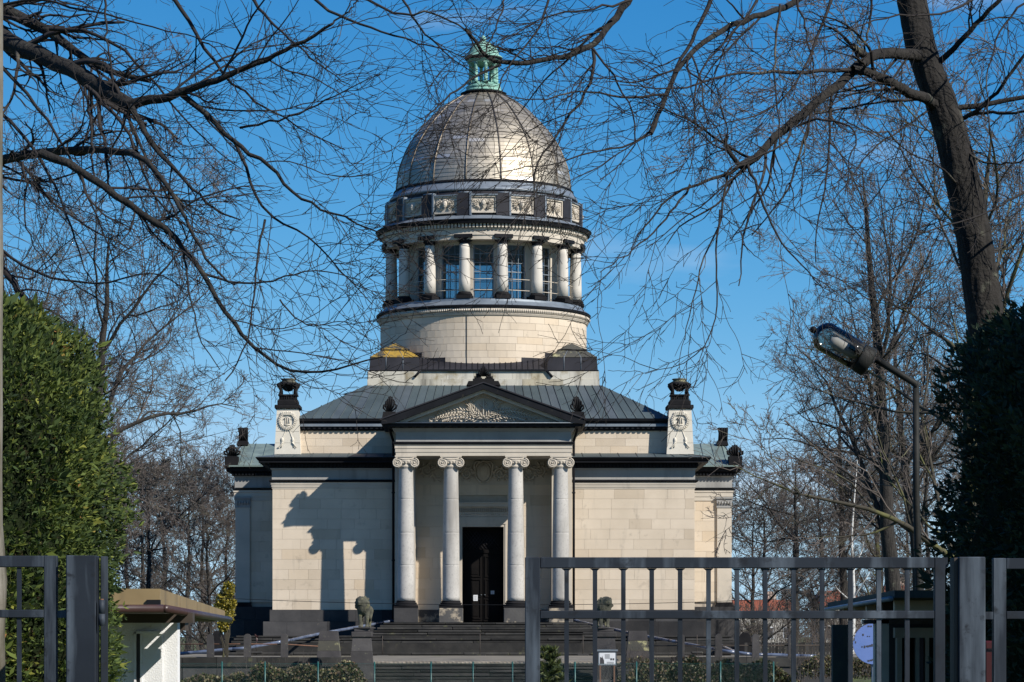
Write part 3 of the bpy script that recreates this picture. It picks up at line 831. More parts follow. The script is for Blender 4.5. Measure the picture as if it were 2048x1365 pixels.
# frieze of carved panels between dark plates
zF0, zF1 = zf(430, 5.85), zf(379, 5.75)
rg_([(5.78, zF0 - .05), (5.78, zf(391, 5.8)), (5.72, zf(386, 5.8)), (5.6, zF1)], 'frieze_wall', M['zincdark'])
pn = MB()
PW, ph = .77, (zf(391, 5.85) - zf(426, 5.85)) / 2
for s in (-1, 1):
    pn.box(s * PW - .075, s * PW + .075, -.1, .12, -ph, ph)
    pn.box(-PW + .075, PW - .075, -.1, .12, s * ph - .05 * (1 + s), s * ph + .05 * (1 - s))
pn.box(-PW, PW, -.02, .12, -ph + .02, ph - .02)
hd = [((0, -.12, .04), (.15, .14, .22)), ((0, -.2, .0), (.05, .07, .08)), ((-.07, -.2, .09), (.035, .04, .025)), ((.07, -.2, .09), (.035, .04, .025)), ((0, -.19, -.11), (.07, .05, .03)), ((0, -.15, -.18), (.06, .06, .05))]
for c_, r_ in hd: pn.ball(c_, r_, 8, 6)
for k in range(9):
    a_ = math.pi * (k / 8)
    pn.ball((.19 * math.cos(a_), -.08, .12 + .16 * math.sin(a_)), (.06, .07, .07), 6, 4)
for s in (-1, 1):
    for k in range(7):
        a_ = rad(-75 + 25 * k)
        b_ = Vector((s * .2, -.03, -.02 + .025 * (k - 3)))
        L_ = .42 if k in (2, 3, 4) else .34
        t_ = b_ + Vector((s * math.cos(a_) * L_, -.07, math.sin(a_) * L_ * .8))
        pn.leaf(b_, t_, .065, .1, (0, -1, 0))
        m_ = b_.lerp(t_, .6)
        pn.leaf(m_, m_ + Vector((s * .12, -.06, .12)), .04, .06, (0, -1, 0))
    pn.tube([(s * (.3 + .1 * math.cos(q)), -.06, -.2 + .09 * math.sin(q)) for q in np.linspace(0, 5.2, 9)], .03, 5)
    pn.tube([(s * (.52 + .08 * math.cos(q)), -.06, .16 + .08 * math.sin(q)) for q in np.linspace(0, 5.2, 9)], .028, 5)
mpnl = pn.mesh('relief_panel', M['stone_plain'])
plm = MB().box(-.42, .42, -.16, .1, zF0 - .02, zf(386, 5.85)).mesh('frieze_pier', M['zincdark'])
cpm = MB().box(.36, .47, -.2, .1, zF0 - .06, zf(384, 5.85)).tube([(-.3, -.1, zf(385, 5.85)), (.42, -.1, zf(385, 5.85))], .05, 5).mesh('flashing', M['zinc'])
ldm = MB().box(-.84, .84, -.16, .1, zf(391, 5.85), zf(388.5, 5.85)).mesh('ledge', M['zinc'])
for i in range(16):
    a = rad(22.5 * i)
    o = link('relief_panel', mpnl, maus, loc=(5.84 * math.sin(a), YD - 5.84 * math.cos(a), zf(408.5, 5.85)), rot=(0, 0, a))
    link('ledge', ldm, o, loc=(0, 0, -zf(408.5, 5.85)))
    a = rad(11.25 + 22.5 * i)
    o = link('frieze_pier', plm, maus, loc=(5.86 * math.sin(a), YD - 5.86 * math.cos(a), 0), rot=(0, 0, a))
    link('flashing', cpm, o)
rg_([(5.6, zF1 - .05), (5.74, zF1), (5.76, zF1 + .06), (5.74, zF1 + .12), (5.42, zf(362.5, 5.4)), (5.0, zf(362, 5.4))], 'dome_ring', M['zinc'])
rg_([(5.44, zf(363, 5.4)), (5.5, zf(361.5, 5.4)), (5.46, zf(359.5, 5.4)), (5.2, zf(357, 5.35))], 'dome_gutter', M['black'])

# ------------------------------------------------ dome of overlapping sheets between ribs
zd = lambda py: Z(py, YD)
dz0 = zf(358, 5.33)
prof_px = [(373, 175.5), (350, 173), (330, 168.5), (300, 156), (283, 146), (266, 133), (250, 118.5), (234, 102), (217, 83.5), (203, 62), (194, 45), (188, 33)]
pr_z = [dz0 + (zd(188) - dz0) * (373 - p) / (373 - 188) for p, _ in prof_px]
pr_r = [r * YD / FPX for _, r in prof_px]
def dome_r(z): return float(np.interp(z, pr_z, pr_r))
dome = MB().lathe([(r - .06, z) for r, z in zip(pr_r, pr_z)], 0, YD, 64).build('dome', M['domerib'], maus)
NL = 26
zl = np.linspace(pr_z[0], pr_z[-1], NL + 1)
for i in range(16):
    a0 = 11.25 + 22.5 * i - 22.5
    v, f, tn = [], [], []
    half = random.choice((.5, .48, .52))
    for k in range(NL):
        za, zb = zl[k], zl[k + 1]
        ra, rb = dome_r(za) + .028, dome_r(zb) + .004
        base = random.uniform(.2, .8)
        for h0, h1 in ((0, half), (half, 1)):
            t = base + random.uniform(-.12, .12)
            if random.random() < .05: t = 1.0
            o = len(v)
            for q in np.linspace(a0 + 22.5 * h0, a0 + 22.5 * h1, 4):
                s_, c_ = math.sin(rad(q)), math.cos(rad(q))
                v += [(ra * s_, YD - ra * c_, za), (rb * s_, YD - rb * c_, zb), ((ra - .03) * s_, YD - (ra - .03) * c_, za - .001)]
            for j in range(3):
                f += [(o + 3 * j, o + 3 * j + 3, o + 3 * j + 4, o + 3 * j + 1), (o + 3 * j + 2, o + 3 * j + 5, o + 3 * j + 3, o + 3 * j)]
                tn += [t, t]
    me = MB().add(v, f).mesh('dome_panel', M['dome'])
    at = me.attributes.new('tone', 'FLOAT', 'FACE')
    at.data.foreach_set('value', np.clip(np.array(tn, dtype=np.float32), 0, 1))
    link('dome_panel', me, dome)
    a = rad(a0)
    MB().tube([((dome_r(z) + .03) * math.sin(a), YD - (dome_r(z) + .03) * math.cos(a), z) for z in zl[::1]], .05, 6).build('dome_rib', M['domerib'], dome)
# lantern
lz = lambda py: Z(py, YD)
lan = MB().lathe([(.95, lz(186.5)), (1.18, lz(184.5)), (1.1, lz(182)), (1.02, lz(179)), (1.08, lz(177.5)), (1.05, lz(175)), (.92, lz(171.5)), (.9, lz(169.5)), (.2, lz(169))], 0, YD, 32).build('lantern', M['copper'], maus)
MB().lathe([(.9, lz(192)), (1.35, lz(190)), (1.42, lz(188)), (1.3, lz(186.5)), (.9, lz(185.5))], 0, YD, 32).build('lantern_collar', M['black'], lan)
lc = MB().box(-.17, .17, -.17, .17, lz(169.8), lz(167.5)).lathe([(.16, lz(167.5)), (.12, lz(165.5)), (.115, lz(150)), (.1, lz(135)), (.13, lz(134)), (.1, lz(133)), (.16, lz(129.5))], 0, 0, 12).box(-.17, .17, -.17, .17, lz(129.5), lz(128))
mlc = lc.mesh('lantern_column', M['copper'])
for i in range(8):
    a = rad(10 + 45 * i)
    link('lantern_column', mlc, lan, loc=(.8 * math.sin(a), YD - .8 * math.cos(a), 0), rot=(0, 0, a))
MB().lathe([(.7, lz(128)), (.96, lz(128)), (.98, lz(122)), (1.02, lz(121.5)), (.6, lz(121))], 0, YD, 32).build('lantern_frieze', M['copper'], lan)
MB().lathe([(.9, lz(121.5)), (1.12, lz(120.5)), (1.16, lz(117.5)), (1.0, lz(116))], 0, YD, 32).build('lantern_cornice', M['soot'], lan)
MB().lathe([(1.17, lz(117.5)), (1.15, lz(115)), (.96, lz(112)), (.92, lz(106)), (.82, lz(98)), (.64, lz(91)), (.36, lz(85.5)), (.14, lz(83.5)), (.17, lz(81.5)), (.22, lz(79)), (.12, lz(77.5)), (.15, lz(75.5)), (.09, lz(73)), (.02, lz(71.5))], 0, YD, 32).build('lantern_cap', M['copper'], lan)
MB().tube([(0, YD, lz(73)), (0, YD, lz(56))], .02, 5).build('lightning_rod', M['black'], lan)

# ------------------------------------------------ portico
zp_ = lambda py: Z(py, YP)
PX = 4.88
ppath = [(-PX, YW - .02), (-PX, YP), (PX, YP), (PX, YW - .02)]
MB().box(-PX + .06, PX - .06, YP + .1, YW - .05, zp_(911.5), zp_(846)).build('porch_ceiling', M['stone_grey'], maus)
MB().sweep([(-.5, zp_(912)), (0, zp_(912)), (0, zp_(905)), (.03, zp_(904.7)), (.03, zp_(897.5)), (.06, zp_(897.2)), (.06, zp_(890.5)), (.1, zp_(889.6)), (-.5, zp_(889.4))], ppath).build('architrave', M['stone_plain'], maus)
MB().sweep([(-.5, zp_(889.2)), (.14, zp_(889)), (.18, zp_(885.5)), (.12, zp_(884)), (-.5, zp_(883.8))], ppath).build('band', M['black'], maus)
MB().sweep([(-.5, zp_(883.6)), (0, zp_(883.6)), (0, zp_(864)), (.06, zp_(862.5)), (.16, zp_(859)), (.2, zp_(857)), (-.5, zp_(857))], ppath).build('frieze', M['stone_grey'], maus)
zg = lambda py: Z(py, YP - .7)
MB().sweep([(-.5, zp_(856.8)), (.22, zp_(856.8)), (.22, zp_(853)), (.62, zg(853)), (.64, zg(848.5)), (.74, zg(847)), (.76, zg(844.5)), (-.5, zg(843))], ppath).build('cornice', M['black'], maus)
mu = MB()
for i in range(22): mu.box(-4.9 + i * .462, -4.68 + i * .462, YP - .58, YP - .23, zp_(856.3), zp_(853.2))
mu.build('mutules', M['black'], maus, kind='stuff')
MB().tube([(-5.5, YP - .735, zg(846.2)), (5.5, YP - .735, zg(846.2))], .03, 4).build('cornice_strip', M['zinc'], maus)
YR = YP - .78
zk = lambda py: Z(py, YR)
ped = MB().prism([(-5.25, zk(845)), (5.25, zk(845)), (0, zk(781))], YP + .06, 172.8).build('pediment', M['stone_plain'], maus)
MB().prism([(-5.66, zk(849)), (-4.9, zk(845.3)), (0, zk(778.5)), (4.9, zk(845.3)), (5.66, zk(849)), (5.66, zk(839.5)), (0, zk(766.5)), (-5.66, zk(839.5))], YR, 172.9).build('raking_cornice', M['black'], ped)
MB().prism([(-5.72, zk(840)), (-5.66, zk(839.3)), (0, zk(766.3)), (5.66, zk(839.3)), (5.72, zk(840)), (5.72, zk(837.3)), (0, zk(763.8)), (-5.72, zk(837.3))], YR - .06, 172.9).build('roof_edge', M['zincdark'], ped)
zi = lambda py: Z(py, YR + .3)
MB().prism([(-4.92, zi(845.6)), (-4.35, zi(845.6)), (0, zi(786.5)), (4.35, zi(845.6)), (4.92, zi(845.6)), (0, zi(779.2))], YR + .3, YP + .2).build('raking_moulding', M['stone_plain'], ped)
# tympanum relief: wreath round a chi-rho, palm fronds to either side
ty = MB()
yt = YP + .05
zt_ = lambda py: Z(py, YP)
wc = zt_(814)
for k in range(34):
    a_ = 2 * math.pi * k / 34
    if 4.2 < a_ < 5.2: continue
    for q in (-.5, 0, .5):
        b_ = Vector((.72 * math.cos(a_), yt - .06, wc + .62 * math.sin(a_)))
        d_ = a_ + (math.pi / 2 if math.cos(a_) > 0 else -math.pi / 2) + q
        ty.leaf(b_, b_ + Vector((math.cos(d_) * .3, -.12, math.sin(d_) * .28)), .06, .1, (0, -1, 0))
ty.tube([(.72 * math.cos(q), yt - .02, wc + .62 * math.sin(q)) for q in np.linspace(-1.2, 4.4, 24)], .07, 5)
ty.box(-.03, .03, yt - .16, yt, wc - .42, wc + .4)
for s in (-1, 1): ty.tube([(-.26 * s, yt - .1, wc - .3), (.26 * s, yt - .1, wc + .2)], .03, 4)
ty.tube([(.03 + .13 * math.sin(q), yt - .1, wc + .28 + .12 * math.cos(q)) for q in np.linspace(0, math.pi, 7)], .03, 4)
def frond(sx, pts, L):
    n_ = len(pts)
    P_ = [Vector((sx * X(px, YP), yt - .08, zt_(py))) for px, py in pts]
    ty.tube(P_, .04, 5)
    for i in range(n_ - 1):
        for t in np.linspace(0, 1, 5)[:-1]:
            p = P_[i].lerp(P_[i + 1], t)
            d = (P_[i + 1] - P_[i]).normalized()
            up = Vector((-d.z, 0, d.x))
            for s2 in (-1, 1):
                k = L * random.uniform(.8, 1.15)
                e = p + d * k * .7 + up * s2 * k * .6 + Vector((0, -.1, 0))
                ty.leaf(p, e, .05, .09, (0, -1, 0))
for sx in (-1, 1):
    frond(sx, [(970, 836), (990, 826), (1015, 822), (1040, 825), (1062, 833)], .34)
    frond(sx, [(968, 838), (985, 820), (996, 808), (1002, 800)], .3)
    frond(sx, [(985, 839), (1010, 832), (1035, 836), (1050, 840)], .26)
    for k in range(7):
        x_ = sx * X(1000 + 12 * k, YP)
        ty.tube([(x_ + .12 * math.cos(q), yt - .07, zt_(838.5) + .1 * math.sin(q)) for q in np.linspace(0, 5, 8)], .035, 5)
ty.build('tympanum_relief', M['stone_plain'], ped)

def palmette(name, cx, cy, zb, w, h, mat, par, lean=0.0, depth=.3):
    """upright carved leaf with curled ribs on a small block"""
    m = MB()
    for k in range(-3, 4):
        tip = Vector((cx + lean * h + k * w * .15, cy - .1, zb + h * (1 - .055 * k * k)))
        b_ = Vector((cx + k * w * .06, cy, zb))
        mid = b_.lerp(tip, .5) + Vector((k * w * .1, -.08, 0))
        m.tube([b_, mid, b_.lerp(tip, .85) + Vector((k * w * .07, -.1, 0)), tip], [.05 * w, .1 * w, .11 * w, .04 * w], 6)
        m.ball(tip, .075 * w + .01, 6, 4)
    m.tube([(cx, cy + depth * .5, zb), (cx + lean * h * .5, cy + depth * .5, zb + h * .55), (cx + lean * h, cy + depth * .3, zb + h * .9)], [.3 * w, .3 * w, .12 * w], 8)
    return m.build(name, mat, par)
apx = MB().box(-.95, .95, YR + .05, YR + 1.0, zk(771), zk(762), .12, 0).box(-.6, .6, YR + .1, YR + .9, zk(762), zk(757.5)).build('acroterion_block', M['soot'], ped)
ac = MB()
for s in (-1, 1):
    ac.tube([(s * (.28 + .16 * math.cos(q) * (1 - q / 12)), YR + .3, zk(750.5) + .17 * math.sin(q) * (1 - q / 12)) for q in np.linspace(2.2, 9.4, 18)], .062, 6)
    ac.tube([(s * .08, YR + .3, zk(757)), (s * .5, YR + .3, zk(756)), (s * .46, YR + .3, zk(752))], .06, 6)
    ac.box(s * .28 - .14, s * .28 + .14, YR + .3, YR + .75, zk(755), zk(746.5))
ac.build('acroterion', M['soot'], ped)
palmette('acroterion_leaf', 0, YR + .25, zk(752), .42, .52, M['soot'], ped)
for s in (-1, 1):
    MB().box(s * 5.22 - .42, s * 5.22 + .42, YR + .05, YR + .95, zk(840), zk(823.5), .08, 0).build('acroterion_block', M['soot'], ped)
    palmette('acroterion', s * 5.26, YR + .4, zk(823.5), .56, .84, M['soot'], ped, lean=-s * .12)

# four ionic columns on pedestals
def ionic():
    zc = lambda py: Z(py, YC)
    sh = MB()
    prof = []
    def rad_at(py): return .48 - .085 * max(0, (1150 - py) / 215) ** 1.4 if py < 1150 else .48
    rows = [1202, 1195, 1134, 1132, 1131.4, 1131, 1130.4, 1128.4, 1100, 1069, 1067, 1066.4, 1066, 1065.4, 1063.4, 1040, 1002, 1000, 999.4, 999, 998.4, 996.4, 970, 940, 937.5]
    for py in rows:
        r_ = rad_at(py)
        if py in (1131.4, 1131, 1066.4, 1066, 999.4, 999): r_ -= .01
        prof.append((r_, zc(py)))
    prof.append((.43, zc(936.5))); prof.append((.43, zc(935)))
    sh.lathe(prof, 0, 0, 28)
    b = MB().lathe([(.5, zc(1202)), (.55, zc(1202.5)), (.53, zc(1204)), (.53, zc(1205)), (.6, zc(1206)), (.62, zc(1207.5)), (.56, zc(1208.8)), (.56, zc(1209.3)), (.66, zc(1210)), (.68, zc(1212)), (.66, zc(1213.5))][::-1], 0, 0, 28)
    b.box(-.67, .67, -.67, .67, zc(1216.5), zc(1213.5))
    pd = MB().cbox(-.67, .67, -.67, .67, zc(1246), zc(1216.5), .025)
    c = MB()
    c.box(-.6, .6, -.5, .5, zc(915.5), zc(912.2)).box(-.56, .56, -.46, .46, zc(918), zc(915.5))
    c.lathe([(.43, zc(936)), (.47, zc(934)), (.44, zc(932)), (.44, zc(928)), (.54, zc(924)), (.56, zc(921))], 0, 0, 24)
    for k in range(7):
        a_ = rad(-60 + 20 * k)
        c.ball((.5 * math.sin(a_), -.5 * math.cos(a_), zc(926)), (.055, .05, .085), 6, 4)
    for s in (-1, 1):
        vx, vz = s * .47, zc(927)
        for y_ in (-.5, .44):
            c.tube([(vx, y_, vz), (vx, y_ + .06, vz)], .27, 18, smooth=False)
        c.tube([(vx, -.44, vz), (vx, -.2, vz), (vx, 0, vz), (vx, .2, vz), (vx, .44, vz)], [.26, .21, .18, .21, .26], 14)
        sp = []
        for q in np.linspace(0, 2 * math.pi * 2.3, 34):
            r_ = .265 - .21 * q / (2 * math.pi * 2.3)
            sp.append((vx + s * r_ * math.sin(q), -.52, vz + r_ * math.cos(q)))
        c.tube(sp, [.036 - .016 * i / 33 for i in range(34)], 6)
        c.ball((vx, -.53, vz), .05, 8, 5)
    c.tube([(-.47, -.5, zc(927) + .262), (-.2, -.51, zc(927) + .215), (.2, -.51, zc(927) + .215), (.47, -.5, zc(927) + .262)], .035, 6)
    return sh.mesh('column_shaft', M['granite']), b.mesh('column_base', M['soot']), pd, c.mesh('capital', M['stone_plain'])
isg, ibg, ipd, icg = ionic()
ipw, ips = ipd.mesh('pedestal', M['worn']), ipd.mesh('pedestal', M['plinth'])
for px in (812, 902, 1031.5, 1121.5):
    col = link('column', isg, maus, loc=(X(px, YC), YC, 0))
    link('column_base', ibg, col)
    link('pedestal', ips if px == 812 else ipw, col)
    link('capital', icg, col)

# porch niche: back wall, relief frieze, doorway
YN = 171.5
zn = lambda py: Z(py, YN)
dx0, dx1 = X(916, YN), X(1014, YN)
for sgn in (-1, 1):
    a_, b_ = sorted((sgn * NI, sgn * 5.02))
    an = MB().box(a_, b_, YW - .72, YW - .002, zw(1212), zp_(911.5)).build('anta', M['stone_plain'], maus)
    MB().box(a_ - .05, b_ + .05, YW - .78, YW - .002, zw(928), zw(914)).box(a_ - .03, b_ + .03, YW - .75, YW - .002, zw(932), zw(930)).build('anta_capital', M['stone_plain'], an)
    MB().box(a_ - .08, b_ + .08, YW - .82, YW - .002, zw(1246), zw(1212)).build('anta_base', M['plinth'], an)
nb = MB()
nb.box(-NI + .02, dx0, YN + .09, 172.28, .5, zn(905)).box(dx1, NI - .02, YN + .09, 172.28, .5, zn(905)).box(dx0, dx1, YN + .09, 172.28, zn(1052), zn(905))
niche = nb.build('porch_wall', M['mortar'], maus)
courses(niche, 'stone_block', M['stone'], -NI + .02, NI - .02, zn(1220), zn(970), 12, YN, (0.9, 1.6), cuts=[(dx0, dx1, 0, zn(1000))])
block('porch_panel', M['stone_plain'], niche, -NI + .02, NI - .02, YN + .01, YN + .12, zn(970), zn(908))
courses(niche, 'plinth_block', M['worn'], -NI + .02, NI - .02, zn(1245), zn(1220), 1, YN - .06, (1.0, 1.6), .2, cuts=[(dx0, dx1, 0, 9)])
rl = MB()
zc_ = zn(944)
def scroll(cx, cz, r0, sg, ph0=0):
    rl.tube([(cx + sg * r0 * (1 - q / 14) * math.cos(q + ph0), YN - .05, cz + r0 * (1 - q / 14) * math.sin(q + ph0)) for q in np.linspace(0, 11, 24)], [.075 - .045 * i / 23 for i in range(24)], 6)
    for k in range(8):
        a_ = 2 * math.pi * k / 8
        b_ = Vector((cx + r0 * .75 * math.cos(a_), YN - .02, cz + r0 * .75 * math.sin(a_)))
        rl.leaf(b_, b_ + Vector((math.cos(a_ + .7 * sg) * .3, -.12, math.sin(a_ + .7 * sg) * .3)), .09, .12, (0, -1, 0))
for s in (-1, 1):
    for k, (cx, r0) in enumerate(((.95, .34), (1.7, .38), (2.55, .42), (3.25, .36))):
        scroll(s * cx, zc_ + (.1 if k % 2 else -.1), r0, s * (1 if k % 2 else -1), k)
    for k in range(16):
        b_ = Vector((s * random.uniform(.6, 3.6), YN - .02, zc_ + random.uniform(-.55, .5)))
        a_ = random.uniform(0, 6.28)
        rl.leaf(b_, b_ + Vector((math.cos(a_) * .3, -.13, math.sin(a_) * .3)), .09, .12, (0, -1, 0))
rl.ball((0, YN, zc_), (.42, .16, .55), 14, 9)
rl.ball((0, YN - .1, zc_ + .02), (.27, .14, .4), 14, 9)
rl.tube([(.48 * math.cos(q), YN - .05, zc_ + .62 * math.sin(q)) for q in np.linspace(-1.4, 4.5, 22)], .06, 6)
for s in (-1, 1):
    rl.tube([(s * .1, YN - .1, zc_ + .55), (s * .4, YN - .12, zc_ + .62), (s * .55, YN - .08, zc_ + .4), (s * .5, YN - .06, zc_)], .06, 6)
rl.build('porch_relief', M['stone_plain'], niche)
# door surround
yd = YN - .12
zo = lambda py: Z(py, yd)
ax0, ax1 = X(924.5, yd), X(1007.5, yd)
ds = MB().box(dx0 - .02, ax0, yd, YN + .8, zo(1245), zo(1054)).box(ax1, dx1 + .02, yd, YN + .8, zo(1245), zo(1054)).box(dx0 - .02, dx1 + .02, yd, YN + .8, zo(1054), zo(1034))
ds.box(dx0 + .03, ax0 - .08, yd - .04, yd + .01, zo(1245), zo(1049)).box(ax1 + .08, dx1 - .03, yd - .04, yd + .01, zo(1245), zo(1049)).box(dx0 + .03, dx1 - .03, yd - .04, yd + .01, zo(1048.5), zo(1036))
dsr = ds.build('door_surround', M['stone_plain'], maus)
MB().box(dx0 - .05, dx1 + .05, yd - .03, YN + .1, zo(1033.5), zo(1024)).box(dx0 - .16, dx1 + .16, yd - .12, YN + .1, zo(1017), zo(1014)).box(dx0 - .24, dx1 + .24, yd - .3, YN + .1, zo(1014), zo(1008)).box(dx0 - .28, dx1 + .28, yd - .36, YN + .1, zo(1008), zo(1005.5)).build('door_cornice', M['stone_plain'], dsr)
dd = MB()
for i in range(28): dd.box(dx0 - .12 + i * .11, dx0 - .06 + i * .11, yd - .14, yd, zo(1023.5), zo(1017.4))
for i in range(14): dd.leaf((dx0 + .1 + i * .2, yd - .03, zo(1032)), (dx0 + .25 + i * .2, yd - .06, zo(1025.5)), .05, .05, (0, -1, 0))
dd.build('dentils', M['stone_plain'], dsr, kind='stuff')
dr = MB().box(ax0, ax1, YN + .72, YN + .79, zn(1245), zn(1054)).build('front_door', M['door'], maus)
yq = YN + .72
for s, (a, b) in ((-1, (ax0 + .05, -.03 + (ax0 + ax1) / 2)), (1, ((ax0 + ax1) / 2 + .03, ax1 - .05))):
    lf = MB().box(a, b, yq - .07, yq, zn(1243), zn(1106)).build('door_leaf', M['door'], dr)
    for z0, z1 in ((1236, 1200), (1192, 1160), (1152, 1114)):
        p_ = MB()
        w_ = b - a
        zz0, zz1 = zn(z0), zn(z1)
        p_.sweep([(0, 0), (0, .05), (.06, .05), (.06, 0)], [(a + .14, zz0), (b - .14, zz0), (b - .14, zz1), (a + .14, zz1)], closed=True)
        p_.v = [(x, yq - .07 - z, y) for x, y, z in p_.v]
        p_.box(a + .24, b - .24, yq - .1, yq - .07, zz0 + .1, zz1 - .1)
        p_.build('door_panel', M['door'], dr)
    MB().tube([(s * .08 + (ax0 + ax1) / 2, yq - .08, zn(1190)), (s * .08 + (ax0 + ax1) / 2, yq - .14, zn(1190)), (s * .14 + (ax0 + ax1) / 2, yq - .14, zn(1190))], .02, 6).build('handle', M['zinc'], dr)
MB().box(ax0, ax1, yq - .12, yq, zn(1106), zn(1099)).box(ax0, ax1, yq - .08, yq, zn(1062), zn(1055)).build('transom', M['door'], dr)
gr = MB()
for i in range(-2, 16):
    for s in (-1, 1):
        xx = ax0 + i * .2
        zb, ztp = zn(1098), zn(1062)
        a_, b_ = (xx, xx + (ztp - zb) * .8) if s > 0 else (xx + (ztp - zb) * .8, xx)
        pa_, pb_ = Vector((a_, yq - .04, zb)), Vector((b_, yq - .04, ztp))
        if max(a_, b_) > ax1 or min(a_, b_) < ax0: continue
        gr.tube([pa_, pb_], .016, 4)
gr.build('fanlight_grille', M['zincdark'], dr)
for x0, x1, y0, y1, rows in ((946.5, 955.5, 1202, 1190, 3), (981.5, 988.5, 1188.5, 1181.5, 2)):
    ntc = MB().box(X(x0, yq), X(x1, yq), yq - .125, yq - .115, zn(y0), zn(y1)).build('notice', M['paper'], dr, label='white paper notice pinned to the dark door')
    for k in range(rows):
        zz = zn(y1) - .09 - .075 * k
        block('printed_line', M['ink'], ntc, X(x0, yq) + .06, X(x1, yq) - .07, yq - .128, yq - .124, zz - .013, zz)

# ------------------------------------------------ side wings, set back, gable to the side
YV = 182.0
zv = lambda py: Z(py, YV)
WX = (1463 - CX) * YV / FPX
for sgn in (-1, 1):
    x0, x1 = sorted((sgn * (HW - .2), sgn * WX))
    wg = MB().box(x0, x1, YV + .09, 190, .4, zv(960)).build('side_wing', M['mortar'], maus)
    courses(wg, 'stone_block', M['stone'], *sorted((sgn * HW, sgn * (WX - .85))), zv(1205), zv(1002), 10, YV, (.9, 1.6))
    block('return_stone', M['stone_plain'], wg, sgn * WX - .012, sgn * WX + .012, YV + .02, 190, zv(1205), zv(960))
    p0, p1 = sorted((sgn * WX, sgn * (WX - .88)))
    MB().box(p0, p1, YV - .14, YV + .2, zv(1205), zv(1016)).build('pilaster', M['stone_plain'], wg)
    cp = MB().box(p0 - .04, p1 + .04, YV - .18, YV + .2, zv(1016), zv(1013.5)).box(p0 - .03, p1 + .03, YV - .16, YV + .2, zv(1013.5), zv(998)).box(p0 - .08, p1 + .08, YV - .24, YV + .2, zv(998), zv(995))
    for k in range(5):
        q = p0 + .1 + .17 * k
        cp.leaf((q, YV - .17, zv(1012)), (q + .02, YV - .27, zv(1001)), .08, .08, (0, -1, 0))
    cp.build('pilaster_capital', M['stone_grey'], wg)
    MB().box(p0 - .1, p1 + .1, YV - .28, YV + .2, zv(1214), zv(1211), 0, 0).box(p0 - .06, p1 + .06, YV - .24, YV + .2, zv(1211), zv(1205)).build('pilaster_base', M['soot'], wg)
    courses(wg, 'plinth_block', M['plinth'], *sorted((sgn * HW, sgn * (WX + .25))), zv(1240), zv(1214), 1, YV - .35, (1.0, 1.6), .5)
    courses(wg, 'plinth_block', M['plinth'], *sorted((sgn * HW, sgn * (WX + .5))), .45, zv(1240), 2, YV - .7, (1.2, 2.0), .9)
    pth = [(-WX, 190), (-WX, YV), (-HW + .1, YV)] if sgn < 0 else [(HW - .1, YV), (WX, YV), (WX, 190)]
    MB().sweep([(-.3, zv(1002)), (.05, zv(1002)), (.05, zv(994)), (.08, zv(993.8)), (.08, zv(986)), (.12, zv(985)), (.12, zv(981)), (-.3, zv(981))], pth).build('architrave', M['stone_plain'], wg)
    MB().sweep([(-.3, zv(980.8)), (.16, zv(980.6)), (.2, zv(977.5)), (-.3, zv(976))], pth).build('band', M['black'], wg)
    MB().sweep([(-.3, zv(975.8)), (.04, zv(975.8)), (.04, zv(955)), (.12, zv(952.5)), (-.3, zv(952.5))], pth).build('frieze', M['stone_grey'], wg)
    MB().sweep([(-.3, zv(952.3)), (.18, zv(952)), (.22, zv(945.5)), (.5, zv(944)), (.56, zv(938.5)), (.68, zv(936)), (.7, zv(932)), (-.3, zv(931))], pth).build('cornice', M['black'], wg)
    dq = MB()
    x = sgn * (HW + .3)
    while abs(x) < WX + .3:
        dq.box(x - .055, x + .055, YV - .38, YV - .2, zv(951.5), zv(946.5))
        x += sgn * .205
    dq.build('dentils', M['black'], wg, kind='stuff')
    # gabled roof
    ex, ez, rz = sgn * (WX + .35), Z(931.5, YV - .7), Z(888, 186)
    gx = sgn * (WX - .2)
    rb = MB().prism([(YV - .72, ez - .06), (190.7, ez - .06), (186, rz - .05)], *sorted((sgn * 10.2, gx)))
    rb.v = [(y, x, z) for x, y, z in rb.v]
    rbo = rb.build('wing_roof', M['zincdark'], wg)
    n = 8
    for i in range(n):
        a, b = sorted((sgn * (10.2 + (abs(ex) - 10.2) * i / n), sgn * (10.2 + (abs(ex) - 10.2) * (i + 1) / n)))
        cl = lambda q: sgn * min(abs(q), abs(gx))
        y0_, y1_ = YV - .74, 186
        mb = MB().add([(a, y0_, ez), (b, y0_, ez), (cl(b) , y1_, rz), (cl(a), y1_, rz), (a, y0_, ez - .07), (b, y0_, ez - .07)], [(0, 1, 2, 3), (4, 5, 1, 0)])
        mb.tube([(b, y0_, ez + .02), (cl(b), y1_, rz + .02)], .026, 4)
        mb.build('roof_sheet', M['wingroof'], rbo)
    bx = sgn * (WX + .2)
    MB().box(bx - .4, bx + .4, YV - .7, YV + .3, zv(932), zv(914)).build('acroterion_block', M['soot'], wg)
    palmette('acroterion', bx, YV - .3, zv(914), .75, .66, M['soot'], wg, lean=-sgn * .05)
    MB().box(gx - .42, gx + .3, 185.4, 186.6, Z(892, 186), Z(883, 186), .06, .06).build('acroterion_block', M['soot'], wg)
    am = MB()
    for k in range(4):
        am.tube([(gx - .24 + .14 * k, 185.8, Z(883, 186)), (gx - .22 + .14 * k, 185.7, Z(868, 186)), (gx - .28 + .16 * k, 185.6, Z(857, 186))], [.09, .085, .1], 6)
    am.build('acroterion', M['soot'], wg)

